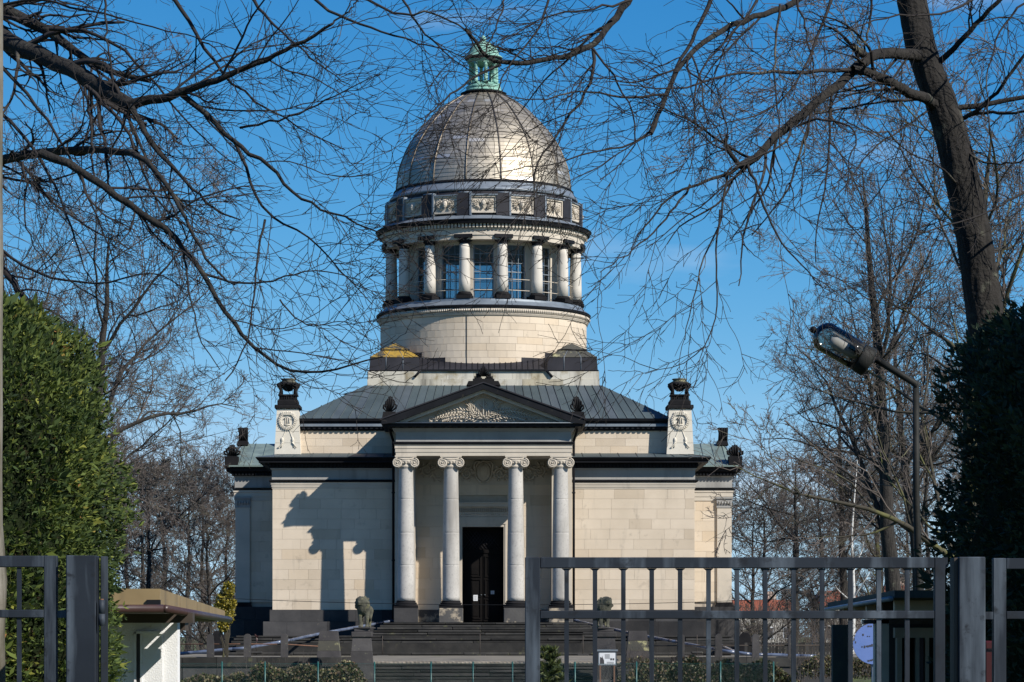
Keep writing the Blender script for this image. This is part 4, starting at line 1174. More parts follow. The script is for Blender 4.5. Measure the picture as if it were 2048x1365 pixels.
# ------------------------------------------------ stairs
def flight(par, x0, x1, ytop, z_hi, z_lo, n, run, widen=0.0, lens=(2.2, 4.2), name='step_slab'):
    h = (z_hi - z_lo) / n
    for k in range(n):
        a, b = x0 - widen * k, x1 + widen * k
        x = a
        first = True
        while x < b - .05:
            w = random.uniform(*lens) * (.6 if first and k % 2 else 1)
            first = False
            if b - x - w < 1.0: w = b - x
            dz, dy = random.uniform(-.02, .006), random.uniform(-.025, .025)
            MB().cbox(x + .008, x + w - .008, ytop - run * (k + 1) + dy, ytop - run * k + .25, z_hi - h * (k + 1) + random.uniform(.004, .03), z_hi - h * k + dz, random.uniform(.018, .032)).build(name, M['step'], par)
            x += w
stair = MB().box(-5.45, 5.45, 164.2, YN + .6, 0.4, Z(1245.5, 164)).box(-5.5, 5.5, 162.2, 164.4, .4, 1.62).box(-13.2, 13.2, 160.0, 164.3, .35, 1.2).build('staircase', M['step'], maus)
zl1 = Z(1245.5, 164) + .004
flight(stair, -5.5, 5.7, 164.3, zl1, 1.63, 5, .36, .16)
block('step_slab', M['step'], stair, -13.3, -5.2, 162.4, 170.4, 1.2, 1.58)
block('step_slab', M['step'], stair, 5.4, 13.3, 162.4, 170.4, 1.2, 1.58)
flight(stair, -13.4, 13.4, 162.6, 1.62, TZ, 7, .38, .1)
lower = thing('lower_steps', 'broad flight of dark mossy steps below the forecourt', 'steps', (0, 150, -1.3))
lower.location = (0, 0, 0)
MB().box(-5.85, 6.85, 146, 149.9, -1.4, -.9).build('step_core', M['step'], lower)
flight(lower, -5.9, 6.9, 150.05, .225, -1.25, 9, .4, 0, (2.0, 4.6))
# ---------------------------------------------------------------- fast tubes and leaves
def poly_mesh(name, verts, faces_flat, per, mat, tone=None, smooth=False):
    """verts (n,3), faces (m,per) -> mesh without python loops"""
    me = bpy.data.meshes.new(name)
    m = len(faces_flat)
    me.vertices.add(len(verts))
    me.vertices.foreach_set('co', np.ascontiguousarray(verts, dtype=np.float32).ravel())
    me.loops.add(m * per)
    me.loops.foreach_set('vertex_index', np.ascontiguousarray(faces_flat, dtype=np.int32).ravel())
    me.polygons.add(m)
    me.polygons.foreach_set('loop_start', np.arange(0, m * per, per, dtype=np.int32))
    try: me.polygons.foreach_set('loop_total', np.full(m, per, dtype=np.int32))
    except Exception: pass
    if smooth: me.polygons.foreach_set('use_smooth', np.ones(m, dtype=bool))
    if tone is not None:
        at = me.attributes.new('tone', 'FLOAT', 'FACE')
        at.data.foreach_set('value', np.asarray(tone, dtype=np.float32))
    me.materials.append(mat)
    me.update(calc_edges=True)
    return me

def tubes_mesh(name, polys, sides, mat, smooth=True):
    """polys: list of (pts (n,3), radii (n,)); grouped by length and built in bulk"""
    groups = {}
    for p, r in polys: groups.setdefault(len(p), []).append((p, r))
    V, Fc, off = [], [], 0
    for n, L in groups.items():
        p = np.array([q[0] for q in L], dtype=np.float64)
        r = np.array([q[1] for q in L], dtype=np.float64)
        t = np.gradient(p, axis=1)
        t /= np.linalg.norm(t, axis=2, keepdims=True) + 1e-9
        ref = np.zeros_like(t); ref[..., 1] = 1.0
        par = np.abs(t[..., 1]) > .9
        ref[par] = (1, 0, 0)
        u = np.cross(t, ref); u /= np.linalg.norm(u, axis=2, keepdims=True) + 1e-9
        w = np.cross(t, u)
        a = 2 * np.pi * np.arange(sides) / sides
        v = p[:, :, None, :] + r[:, :, None, None] * (u[:, :, None, :] * np.cos(a)[None, None, :, None] + w[:, :, None, :] * np.sin(a)[None, None, :, None])
        m = len(L)
        idx = off + np.arange(m * n * sides).reshape(m, n, sides)
        q0, q1 = idx[:, :-1, :], idx[:, 1:, :]
        f = np.stack([q0, q1, np.roll(q1, -1, axis=2), np.roll(q0, -1, axis=2)], axis=-1)
        V.append(v.reshape(-1, 3)); Fc.append(f.reshape(-1, 4)); off += m * n * sides
    return poly_mesh(name, np.concatenate(V), np.concatenate(Fc), 4, mat, smooth=smooth)

def unit3(v): return v / (np.linalg.norm(v, axis=-1, keepdims=True) + 1e-9)

def leaves_mesh(name, pts, nrm, size, mat, blades=3, spread=.9, aspect=.34, tone=None, droop=0.0):
    """a spray of pointed blades at every point, fanned about the given direction"""
    M_ = len(pts)
    pts = np.repeat(pts, blades, axis=0); nrm = np.repeat(nrm, blades, axis=0)
    sz = np.repeat(size, blades) * RNG.uniform(.65, 1.3, M_ * blades)
    d = unit3(nrm + RNG.normal(0, spread, (M_ * blades, 3)) + np.array([0, 0, -droop]))
    s = unit3(np.cross(d, RNG.normal(0, 1, (M_ * blades, 3))))
    k = sz[:, None]
    v = np.stack([pts, pts + d * k * .45 + s * k * aspect, pts + d * k, pts + d * k * .45 - s * k * aspect], axis=1)
    f = np.arange(M_ * blades * 4).reshape(-1, 4)
    tn = RNG.uniform(0, 1, M_ * blades) if tone is None else np.clip(np.repeat(tone, blades) + RNG.normal(0, .16, M_ * blades), 0, 1)
    return poly_mesh(name, v.reshape(-1, 3), f, 4, mat, tone=tn)

# ---------------------------------------------------------------- bare trees
def grow_children(parents, n_each, len_rng, r_ratio, ang, npts, wander, trop, t_lo=.2, t_hi=1.0, len_abs=False, min_r=.002, flat=None, tip=.35):
    """vectorised: side shoots on every parent polyline; returns list of polylines of equal length"""
    out = []
    for p, r in parents:
        L = np.linalg.norm(np.diff(p, axis=0), axis=1)
        cum = np.concatenate([[0], np.cumsum(L)])
        tot = cum[-1]
        n = n_each(tot) if callable(n_each) else n_each
        if n <= 0: continue
        ts = np.sort(RNG.uniform(t_lo, t_hi, n)) * tot
        for k, s in enumerate(ts):
            i = min(np.searchsorted(cum, s) - 1, len(p) - 2); i = max(i, 0)
            fr = (s - cum[i]) / (L[i] + 1e-9)
            q = p[i] + (p[i + 1] - p[i]) * fr
            rr = max(min_r, (r[i] + (r[i + 1] - r[i]) * fr) * RNG.uniform(*r_ratio))
            d = (p[i + 1] - p[i]) / (L[i] + 1e-9)
            side = np.cross(d, RNG.normal(0, 1, 3)) if flat is None else np.cross(d, unit3(np.array(flat) + RNG.normal(0, .45, 3))) * (1 if RNG.random() < .5 else -1)
            side /= np.linalg.norm(side) + 1e-9
            a = math.radians(RNG.uniform(*ang))
            d = d * math.cos(a) + side * math.sin(a)
            ln = RNG.uniform(*len_rng) * (1 if len_abs else tot * (1.1 - .6 * s / tot))
            st = ln / (npts - 1)
            pp = [q]
            for j in range(npts - 1):
                d = d + RNG.normal(0, wander, 3) + np.array(trop) * (.4 + j / npts)
                d /= np.linalg.norm(d)
                pp.append(pp[-1] + d * st)
            out.append((np.array(pp), np.maximum(min_r * .7, rr * np.linspace(1, tip, npts))))
    return out

def resample(pts, n, jig=0.0):
    pts = np.array(pts, dtype=float)
    L = np.linalg.norm(np.diff(pts[:, :3], axis=0), axis=1)
    c = np.concatenate([[0], np.cumsum(L)])
    s = np.linspace(0, c[-1], n)
    # smooth interpolation of the traced path
    o = np.stack([np.interp(s, c, pts[:, k]) for k in range(pts.shape[1])], axis=1)
    for _ in range(2):
        o[1:-1] = .25 * o[:-2] + .5 * o[1:-1] + .25 * o[2:]
    if jig: o[1:-1, :3] += RNG.normal(0, jig, (n - 2, 3))
    return o

def make_tree(name, h, spread, seed, mat_wood, mat_twig, dens=1.0, trunk_r=.3, lean=(0, 0), clear=.28, tropz=.03, twig_r=.007, limbs=9, up=(28, 62)):
    """prototype meshes of a bare tree standing at the origin: trunk, limbs, crown"""
    global RNG
    RNG = np.random.default_rng(seed)
    n = 14
    t = np.linspace(0, 1, n)
    tp = np.stack([lean[0] * t ** 1.3 + .25 * np.cumsum(RNG.normal(0, .25, n)), lean[1] * t + .2 * np.cumsum(RNG.normal(0, .25, n)), h * .86 * t], axis=1)
    tp[0, :2] = 0; tp[0, 2] = -.6
    tr = .72 * trunk_r * (1.25 - .2 * np.minimum(1, t * 8)) * (1 - t) ** .75 + .015
    trunk = [(tp, tr)]
    lm = grow_children(trunk, limbs, (spread * .75, spread * 1.25), (.32, .55), up, 12, .13, (0, 0, tropz), clear, .97, True, tip=.1)
    l2 = grow_children(lm, 6, (.35, .65), (.45, .7), (25, 60), 9, .16, (0, 0, tropz), .18, .98, tip=.15)
    l2 += grow_children(trunk, 8, (spread * .2, spread * .5), (.2, .35), (35, 75), 9, .16, (0, 0, tropz), .4, .99, True)
    l3 = grow_children(l2 + lm, int(6 * dens), (.3, .6), (.4, .65), (25, 60), 7, .19, (0, 0, tropz * .5), .15, 1.0, min_r=twig_r * 1.4)
    l4 = grow_children(l3, int(6 * dens), (.3, .62), (.5, .75), (22, 58), 5, .2, (0, 0, 0), .12, 1.0, min_r=twig_r)
    l5 = grow_children([q for i, q in enumerate(l4) if i % 2 == 0], max(1, int(2.2 * dens)), (.35, .7), (.6, .8), (25, 60), 3, .22, (0, 0, 0), .15, 1.0, min_r=twig_r)
    return (tubes_mesh('trunk', trunk, 12, mat_wood), tubes_mesh('limbs', lm + l2, 6, mat_wood),
            tubes_mesh('crown', l3 + l4 + l5, 3, mat_twig, smooth=False))

def plant_tree(proto, name, label, loc, rz=0, s=1.0, group=None):
    t = thing(name, label, 'tree', loc, group, rz)
    t.scale = (s, s, s)
    for nm, me in zip(('trunk', 'limbs', 'crown'), proto):
        link(nm, me, t)
    return t

# ---------------------------------------------------------------- trees behind the huts and the mausoleum
PB = [make_tree('a', 17, 7.0, 101, M['bark'], M['twigred'], 1.25, .34, (1, 0), .2, .035, .0085, 12),
      make_tree('b', 19, 6.0, 202, M['bark'], M['twigred'], 1.1, .36, (-1, .5), .22, .06, .009, 13, (20, 48)),
      make_tree('c', 14, 6.5, 303, M['bark'], M['twigred'], 1.3, .28, (.6, 0), .12, .01, .0085, 12, (35, 80)),
      make_tree('d', 16, 7.0, 404, M['moss'], M['twigred'], 1.25, .36, (-.8, 0), .26, .03, .0085, 12, (35, 70)),
      make_tree('e', 13, 5.5, 505, M['bark'], M['twigred'], 1.3, .24, (.5, 0), .06, .02, .014, 14, (30, 75)),
      make_tree('f', 16, 5.0, 606, M['bark'], M['twigred'], 1.25, .26, (-.5, 0), .1, .05, .014, 13, (20, 60))]
def put(i, px, Y, s, rz, label, name='bare_tree', grp='bare trees behind the mausoleum grounds'):
    plant_tree(PB[i], name, label, (X(px, Y), Y, -.1), rz, s, grp)
put(0, 150, 74, .80, .3, 'bare tree with reddish twigs rising behind the green hedge on the left')
put(2, 190, 92, .80, 2.0, 'bare tree with drooping twig tips between the green hedge and the mausoleum')
put(0, 170, 112, .80, 5.4, 'bare tree with fine reddish twigs above the ochre kiosk roof')
put(1, 60, 120, 1.05, 1.1, 'tall bare tree at the left edge behind the hedge top')
put(2, 300, 198, 1.0, 4.1, 'spreading bare tree above the ochre roofed kiosk')
put(4, 420, 215, .95, 2.6, 'bare tree close to the left wing of the mausoleum')
put(5, 290, 240, 1.0, 5.0, 'distant bare tree seen between kiosk roof and hedge')
put(4, 375, 265, 1.3, .8, 'distant low bare tree left of the side wing')
put(5, 455, 280, 1.1, 3.7, 'distant bare tree touching the left wing in view')
put(4, 200, 200, 1.2, 3.0, 'distant bare tree hidden largely by the left hedge')
put(3, 1925, 70, .98, 3.3, 'large mossy bare tree with long limbs reaching left behind the street lamp')
put(0, 1840, 108, .92, 2.9, 'broad bare tree with fine twigs behind the street lamp')
put(1, 1800, 96, 1.02, .5, 'upright bare tree behind the leaning trunk on the right')
put(0, 1690, 200, 1.2, 4.4, 'bare tree with fine reddish crown right of the mausoleum')
put(2, 1590, 205, 1.15, 1.3, 'bare tree beside the right wing of the mausoleum')
put(1, 1990, 130, 1.15, 2.2, 'tall bare tree at the right edge behind the dark hedge')
put(3, 1760, 195, .95, 5.6, 'mossy bare tree behind the blue round sign')
put(4, 1530, 235, 1.1, 3.9, 'distant low bare tree right of the right wing')
put(5, 1640, 250, 1.1, .2, 'distant bare tree between the lamp post and the mausoleum')
put(4, 1860, 240, 1.4, 2.7, 'distant bare tree behind the right kiosk roof')
put(5, 1760, 280, 1.1, 1.9, 'distant bare tree in front of the red roofs')
put(4, 1590, 300, 1.3, 5.2, 'distant bare tree beside the pale tower')
put(4, 330, 290, 1.5, 1.7, 'farthest bare tree between the kiosk and the left wing')
put(5, 250, 275, 1.15, 0.4, 'far bare tree just right of the green hedge')
put(4, 405, 300, 1.45, 4.4, 'far dense bare tree behind the yellow bush')
put(4, 1690, 290, 1.5, 3.3, 'far dense bare tree behind the birch')
put(5, 1820, 295, 1.25, 4.9, 'far bare tree behind the lamp post')
put(4, 1505, 280, 1.2, .9, 'far low bare tree touching the right wing in view')
# a slim white birch among them
bt = thing('birch_tree', 'slim birch with white trunk standing among the dark trees on the right', 'tree', (X(1705, 175), 175, 0))
RNG = np.random.default_rng(77)
bp = np.array([(.0, 0, -.5), (.05, 0, 2), (.12, 0, 4.5), (-.1, 0, 7), (.1, 0, 9.5), (.3, 0, 12)])
bpr = [(resample(np.c_[bp, [.13, .12, .1, .08, .05, .02]], 14)[:, :3], np.linspace(.14, .02, 14))]
bl = grow_children(bpr, 14, (1.6, 3.4), (.3, .5), (25, 50), 8, .12, (0, 0, .02), .25, .98, True)
b2 = grow_children(bl, 8, (.3, .6), (.4, .6), (25, 55), 6, .16, (0, 0, -.06), .2, 1, min_r=.012)
b3 = grow_children(b2, 4, (.4, .7), (.6, .8), (25, 55), 4, .18, (0, 0, -.08), .2, 1, min_r=.011)
M['birch'] = surf('white_birch_bark', (0.42, 0.42, 0.40), (0.58, 0.58, 0.56), 2, 0.8, spots=((.05, .05, .05), .62, .7, 4), bmp=None)
link('trunk', tubes_mesh('trunk', bpr + bl[:5], 8, M['birch']), bt)
link('crown', tubes_mesh('crown', bl[5:] + b2 + b3, 3, M['twigred']), bt)

# ---------------------------------------------------------------- the two overhanging trees in front
def trace(pts, Y0, Y1, r0, r1, n=16, jig=.008):
    """a traced limb: photo points carried to real distances Y0..Y1"""
    m = len(pts)
    q = []
    for i, (px, py) in enumerate(pts):
        Y = Y0 + (Y1 - Y0) * i / (m - 1)
        q.append(tuple(P(px, py, Y)) + (r0 + (r1 - r0) * (i / (m - 1)) ** .8,))
    o = resample(q, n, jig)
    return (o[:, :3], o[:, 3])

def overhang(thing_obj, traced, thick, flat_bias, trop, seed, mat_thick, dens=1.0):
    global RNG
    RNG = np.random.default_rng(seed)
    for q in thick: link('limb', tubes_mesh('limb', [(q[0], q[1] * 1.06)], 9, mat_thick), thing_obj)
    par = thick + traced
    c1 = grow_children(par, lambda L: int(L * 4.8 * dens) + 1, (.45, 1.7), (.3, .55), (18, 50), 13, .13, trop, .06, 1.0, True, .0046, (0, 1, 0))
    c2 = grow_children(c1, lambda L: int(L * 9 * dens), (.15, .52), (.5, .75), (18, 50), 8, .15, (trop[0], trop[1], trop[2] * .8), .1, 1.0, True, .0040, (0, 1, 0))
    c3 = grow_children(c2, lambda L: int(L * 8 * dens), (.05, .18), (.6, .85), (22, 55), 5, .18, (0, 0, 0), .1, 1.0, True, .0030, (0, 1, 0))
    for q in traced: link('bough', tubes_mesh('bough', [q], 6, M['twig']), thing_obj)
    link('crown', tubes_mesh('crown', c1 + c2 + c3, 3, M['twig'], smooth=False), thing_obj)
    return c1, c2, c3

lt = thing('bare_tree', 'bare tree whose thick lichened limbs hang into the picture from the top left', 'tree', (-9.5, 33, 0))
lt.location = (0, 0, 0)
LX = -8.9
link('trunk', tubes_mesh('trunk', [(np.array([(LX - .2, 32, -.5), (LX, 32, 2), (LX + .1, 32, 5), (LX + .25, 32.1, 8), (LX + .2, 32.3, 11.5), (LX + .5, 32.6, 15)]), np.array([.5, .42, .38, .33, .25, .14]))], 16, M['bark']), lt)
def limb_from_trunk(z, pts, *a, **k):
    """joins the trunk off to the left, then follows the traced points"""
    px0, py0 = CX + (LX + .1) * FPX / 32, HZ - (z - CAMZ) * FPX / 32
    return trace([(px0, py0), ((px0 + pts[0][0]) / 2, (py0 + pts[0][1]) / 2 - 25)] + pts, *a, **k)
thickL = [
    limb_from_trunk(7.4, [(-60, 35), (5, 78), (60, 104), (130, 131), (200, 172), (265, 213)], 32, 29, .125, .062, 24),
    trace([(262, 210), (300, 198), (365, 186), (400, 172), (450, 156), (500, 131), (560, 106), (620, 76), (665, 48)], 29, 28, .05, .012, 22),
    limb_from_trunk(8.1, [(-40, -15), (5, 22), (50, 46), (100, 56), (122, 75), (140, 105), (170, 122), (230, 150), (300, 162)], 32, 30, .09, .022, 24),
    limb_from_trunk(6.3, [(-40, 335), (20, 316), (80, 306), (150, 301), (210, 303), (272, 306)], 32, 28.5, .062, .03, 20),
    trace([(262, 305), (290, 318), (318, 348), (345, 390), (372, 440), (405, 508), (440, 552), (470, 570)], 28.5, 27.5, .03, .007, 18),
    trace([(82, 307), (130, 322), (180, 352), (230, 388), (290, 430), (335, 462), (372, 500), (402, 545), (432, 590), (468, 648), (500, 690), (540, 725), (585, 746), (640, 747), (700, 731), (765, 714)], 28.6, 27, .042, .006, 30),
    trace([(365, 190), (395, 210), (430, 245), (465, 285), (505, 312), (545, 335), (575, 372), (605, 402), (655, 422), (705, 442), (760, 466)], 28.8, 27.5, .03, .006, 22),
    trace([(262, 213), (290, 262), (320, 310), (352, 345), (395, 385), (440, 430), (480, 440)], 28.9, 28, .03, .006, 18),
]
boughL = [
    trace([(343, -10), (380, 48), (410, 95), (440, 142), (470, 170), (500, 195), (560, 232), (600, 260), (690, 300)], 29.5, 28.5, .022, .005),
    trace([(170, 172), (180, 220), (183, 275), (187, 330), (190, 360)], 29, 28.6, .017, .009),
    trace([(172, 172), (220, 215), (250, 255), (272, 305), (288, 350), (305, 400), (345, 430), (380, 460), (410, 470)], 29, 28, .02, .005),
    trace([(500, -10), (520, 25), (560, 62), (600, 98), (655, 142), (700, 170)], 29, 28.2, .018, .004),
    trace([(530, 440), (520, 480), (512, 540), (508, 600), (500, 660), (480, 720), (450, 762)], 28, 27.6, .012, .006),
    trace([(470, 285), (490, 330), (505, 370), (530, 437), (575, 445), (620, 475), (660, 520), (700, 560), (745, 610)], 28.5, 27.6, .018, .004),
    trace([(100, 58), (160, 55), (210, 72), (250, 100), (290, 140), (330, 190), (380, 260), (430, 300), (500, 350)], 30, 28.6, .022, .004),
    trace([(210, 0), (212, 60), (222, 130), (228, 190)], 29, 28.8, .012, .006),
    trace([(-20, 205), (40, 260), (90, 330), (120, 400), (150, 470), (160, 520), (200, 590)], 30, 28.6, .02, .005),
    trace([(-20, 110), (60, 190), (110, 260), (150, 330), (190, 420), (220, 500), (240, 560)], 30, 28.6, .02, .004),
    trace([(45, 325), (55, 370), (45, 420), (60, 480), (95, 540)], 29, 28.4, .014, .004),
    trace([(620, -10), (690, 40), (760, 60), (830, 85), (880, 95), (940, 118)], 28.8, 28, .016, .004),
    trace([(660, 50), (700, 20), (730, -20)], 28, 28, .010, .006),
    trace([(480, 256), (560, 240), (640, 210), (690, 180), (760, 150)], 28.6, 28, .013, .004),
    trace([(370, 500), (375, 560), (385, 620), (405, 690), (440, 740)], 28, 27.5, .012, .004),
    trace([(400, 545), (460, 566), (520, 570), (590, 545), (650, 540), (720, 560)], 28, 27.5, .013, .004),
    trace([(-20, 480), (30, 520), (90, 560), (150, 560), (220, 575), (280, 540), (330, 550), (372, 580)], 36, 34, .02, .006),
    trace([(-20, 500), (10, 545), (40, 585), (70, 640)], 36, 35.5, .05, .03),
    trace([(-20, 20), (70, -10), (150, 20), (230, 30), (310, 60), (390, 70), (470, 100)], 30.5, 29, .016, .004),
    trace([(720, -10), (790, 30), (870, 25), (930, 60), (960, 108)], 28.4, 28, .014, .006),
    trace([(800, -10), (850, 70), (905, 120), (965, 155)], 28.4, 28, .012, .004),
    trace([(560, 600), (590, 640), (630, 655), (680, 640), (730, 655)], 27.6, 27.3, .008, .003),
]
overhang(lt, boughL, thickL, None, (.035, 0, -.012), 5, M['limb'], .74)

rt = thing('bare_tree', 'big leaning bare tree with ridged dark trunk rising behind the right hedge', 'tree', (X(1990, 30), 30, 0))
rt.location = (0, 0, 0)
trk = trace([(2010, 1650), (2004, 1300), (1997, 950), (1988, 760), (1966, 600), (1949, 480), (1930, 380), (1905, 280), (1880, 200), (1842, 100), (1822, -10), (1800, -120), (1770, -300), (1720, -500)], 30, 30, .228, .12, 150, .002)
RNG = np.random.default_rng(3)
tm = tubes_mesh('trunk', [trk], 64, M['limb'])
co = np.empty(len(tm.vertices) * 3, dtype=np.float32)
tm.vertices.foreach_get('co', co)
co = co.reshape(-1, 3)
ringc = np.repeat(trk[0], 64, axis=0)
dv = co - ringc
ang = np.tile(np.arange(64), len(trk[0])) * 2 * np.pi / 64
hgt = np.repeat(np.arange(len(trk[0])), 64) / 3.0
dv *= (1 + .05 * np.abs(np.sin(ang * 8 + 1.1 * np.sin(hgt * .8 + ang * 2) + .6 * np.sin(hgt * 2.1))) + .025 * np.sin(ang * 15 + 1.5 * np.sin(hgt * 1.3)) * np.sin(hgt * 3.1 + ang * 5) + .025 * np.sin(hgt * .7 + ang * 2) - .03)[:, None]
tm.vertices.foreach_set('co', (ringc + dv).astype(np.float32).ravel())
link('trunk', tm, rt)
thickR = [
    trace([(1850, 118), (1820, 108), (1790, 106), (1755, 104), (1732, 118), (1712, 138), (1690, 160), (1660, 186), (1620, 216), (1580, 250), (1540, 287), (1505, 318), (1480, 332)], 30, 28, .06, .032, 26),
    trace([(1890, 215), (1850, 200), (1820, 185), (1780, 163), (1740, 146), (1705, 140)], 30, 29, .055, .04, 16),
    trace([(1605, -8), (1555, 22), (1500, 36), (1440, 62), (1400, 86), (1370, 118), (1350, 150), (1332, 190), (1312, 240), (1302, 268)], 29, 27.5, .03, .018, 22),
    trace([(1262, -10), (1228, 42), (1205, 66), (1186, 98), (1150, 106), (1120, 116), (1060, 126), (1002, 130), (966, 110), (952, 82), (930, 58)], 28.5, 27.5, .036, .012, 24),
    trace([(1485, 330), (1470, 345), (1440, 352), (1400, 366), (1360, 382), (1320, 410), (1280, 470), (1262, 500)], 28, 27.4, .02, .005, 18),
    trace([(1866, 130), (1900, 108), (1925, 75), (1960, 40), (2005, -5)], 30, 29.5, .032, .02, 12),
    trace([(1922, 240), (1955, 220), (1990, 195), (2020, 150), (2060, 95)], 30, 29.5, .022, .014, 12),
    trace([(1924, 238), (1970, 222), (2010, 228), (2060, 222)], 30, 29.5, .018, .012, 10),
    trace([(1730, 112), (1712, 100), (1705, 92)], 29.3, 29.2, .04, .03, 5, 0),
    trace([(1480, 332), (1468, 318), (1445, 285), (1455, 272)], 28, 27.9, .022, .018, 8, 0),
]
boughR = [
    trace([(1700, 140), (1640, 145), (1560, 146), (1500, 142), (1440, 150), (1385, 176), (1320, 182), (1240, 170)], 29, 27.6, .022, .005),
    trace([(1425, -10), (1390, 70), (1355, 130), (1330, 200), (1300, 262)], 28.5, 27.8, .022, .01),
    trace([(1186, 98), (1190, 150), (1160, 205), (1120, 260), (1090, 300), (1060, 360), (1070, 420)], 28, 27.4, .018, .006),
    trace([(1002, 130), (950, 152), (900, 190), (860, 225), (838, 262)], 27.6, 27.2, .014, .005),
    trace([(1495, 330), (1512, 372), (1530, 425), (1560, 480), (1600, 530), (1645, 575)], 28, 27.4, .016, .005),
    trace([(1600, 250), (1640, 235), (1690, 250), (1720, 262), (1700, 320), (1690, 390)], 28.4, 28, .014, .005),
    trace([(1560, 10), (1552, 80), (1548, 160), (1556, 230), (1560, 300)], 28.6, 28.2, .013, .006),
    trace([(1590, -10), (1610, 60), (1625, 120), (1635, 190)], 28.8, 28.4, .012, .006),
    trace([(1665, -10), (1640, 60), (1612, 140), (1570, 200), (1520, 232), (1470, 245), (1400, 260)], 28.8, 27.8, .016, .004),
    trace([(1745, -10), (1740, 50), (1728, 110)], 29, 29, .012, .01),
    trace([(1455, 345), (1450, 400), (1440, 450), (1405, 520), (1385, 600), (1370, 680)], 28, 27.3, .013, .004),
    trace([(1380, 370), (1340, 430), (1290, 480), (1240, 520), (1200, 545)], 27.8, 27.2, .012, .004),
    trace([(1440, 420), (1430, 520), (1440, 600), (1420, 680), (1370, 735), (1290, 748)], 27.6, 27.1, .010, .003),
    trace([(1262, 0), (1180, 20), (1100, 30), (1040, 60), (1000, 90)], 28.2, 27.6, .013, .004),
    trace([(1330, 190), (1250, 200), (1190, 180), (1120, 190), (1060, 205), (1010, 190)], 27.8, 27.2, .013, .004),
    trace([(1302, 262), (1240, 300), (1180, 300), (1120, 330), (1050, 335), (985, 350)], 27.6, 27.1, .011, .004),
    trace([(1186, 98), (1230, 150), (1280, 260), (1250, 330), (1200, 360)], 27.8, 27.3, .011, .004),
    trace([(1520, -10), (1490, 40), (1420, 110), (1380, 200), (1395, 290), (1370, 360)], 28.3, 27.6, .014, .004),
    trace([(1905, 280), (1950, 320), (2000, 330), (2060, 320)], 30, 29.5, .014, .008),
    trace([(1880, 210), (1800, 260), (1740, 300), (1700, 360), (1650, 420)], 30, 28.6, .012, .004),
    trace([(2060, 380), (1990, 420), (1900, 450), (1820, 470), (1750, 520)], 29, 28, .012, .004),
    trace([(1930, 380), (1880, 330), (1800, 300), (1760, 240)], 30, 28.8, .012, .004),
    trace([(2060, -10), (2000, 60), (1970, 150), (1980, 260)], 29.5, 29, .012, .005),
    trace([(1960, -10), (1900, 30), (1780, 30), (1700, 60), (1600, 90)], 29, 28, .014, .004),
    trace([(1100, -10), (1080, 60), (1020, 120), (990, 200), (960, 240)], 27.8, 27.2, .012, .004),
    trace([(1010, -10), (1000, 40), (968, 110)], 27.8, 27.5, .010, .006),
]
overhang(rt, boughR, thickR, None, (-.03, 0, -.035), 9, M['limb'], .74)

# above and beside the picture: boughs run on to their trunks, trunks end in open crowns
def join_boughs(root, srcs, attach, mid, seed):
    for q in srcs:
        p, r = q
        d = (p[1] - p[0]) / (np.linalg.norm(p[1] - p[0]) + 1e-9)
        back = p[0] - d * .9
        at_ = np.array(attach(p[0]))
        m_ = (back + at_) / 2 + np.array(mid)
        pts = resample([tuple(at_) + (r[0] * 1.9 + .008,), tuple(m_) + (r[0] * 1.5,), tuple(back) + (r[0] * 1.15,), tuple(p[0]) + (r[0] * 1.02,), tuple(p[1]) + (r[1] * .8,)], 18, .01)
        link('bough', tubes_mesh('bough', [(pts[:, :3], pts[:, 3])], 6, M['limb']), root)
def open_crown(root, trunk, seed, t_lo):
    global RNG
    RNG = np.random.default_rng(seed)
    l1 = grow_children([trunk], 11, (2.2, 4.2), (.3, .5), (25, 60), 10, .12, (0, 0, .05), t_lo, .99, True, tip=.1)
    l2 = grow_children(l1, 6, (.35, .6), (.4, .65), (25, 55), 8, .14, (0, 0, .03), .2, 1.0, tip=.2)
    l3 = grow_children(l2, 6, (.35, .6), (.45, .7), (22, 50), 6, .16, (0, 0, 0), .15, 1.0, min_r=.004)
    for q in l1: link('limb', tubes_mesh('limb', [q], 7, M['limb']), root)
    link('upper_crown', tubes_mesh('upper_crown', l2 + l3, 3, M['twig'], smooth=False), root)
RNG = np.random.default_rng(14)
tk = resample([tuple(trk[0][-1]) + (.122,)] + [tuple(P(px, py, Y)) + (r,) for px, py, Y, r in ((1690, -800, 30, .09), (1700, -1150, 30.3, .06), (1670, -1500, 30.2, .015))], 14, .01)
link('trunk', tubes_mesh('trunk', [(tk[:, :3], tk[:, 3])], 16, M['limb']), rt)
ltop = np.array([(LX + .2, 32.3, 11.5), (LX + .5, 32.6, 15), (LX + .3, 32.5, 17.5), (LX + .7, 32.8, 20)])
lk = resample(np.c_[ltop, [.25, .14, .08, .015]], 14, .01)
link('trunk', tubes_mesh('trunk', [(lk[:, :3], lk[:, 3])], 14, M['limb']), lt)
open_crown(rt, (tk[:, :3], tk[:, 3]), 15, .05)
open_crown(lt, (lk[:, :3], lk[:, 3]), 16, .1)
z_top = Z(0, 29)
right_edge = lambda q: X(2048, q[1]) < q[0]
top_edge = lambda q: q[2] > Z(0, q[1])
left_edge = lambda q: q[0] < X(0, q[1])
def on_trunk(tp): return lambda q: tp[0][min(range(len(tp[0])), key=lambda i: abs(tp[0][i][2] - (q[2] + 1.0)))]
full_r = (np.concatenate([trk[0], tk[:, :3]]), None)
join_boughs(rt, [q for q in boughR + thickR if top_edge(q[0][0])], lambda q: full_r[0][min(range(len(full_r[0])), key=lambda i: abs(full_r[0][i][2] - (q[2] + .25 + .16 * abs(q[0] - full_r[0][i][0]))))], (0, .2, .35), 17)
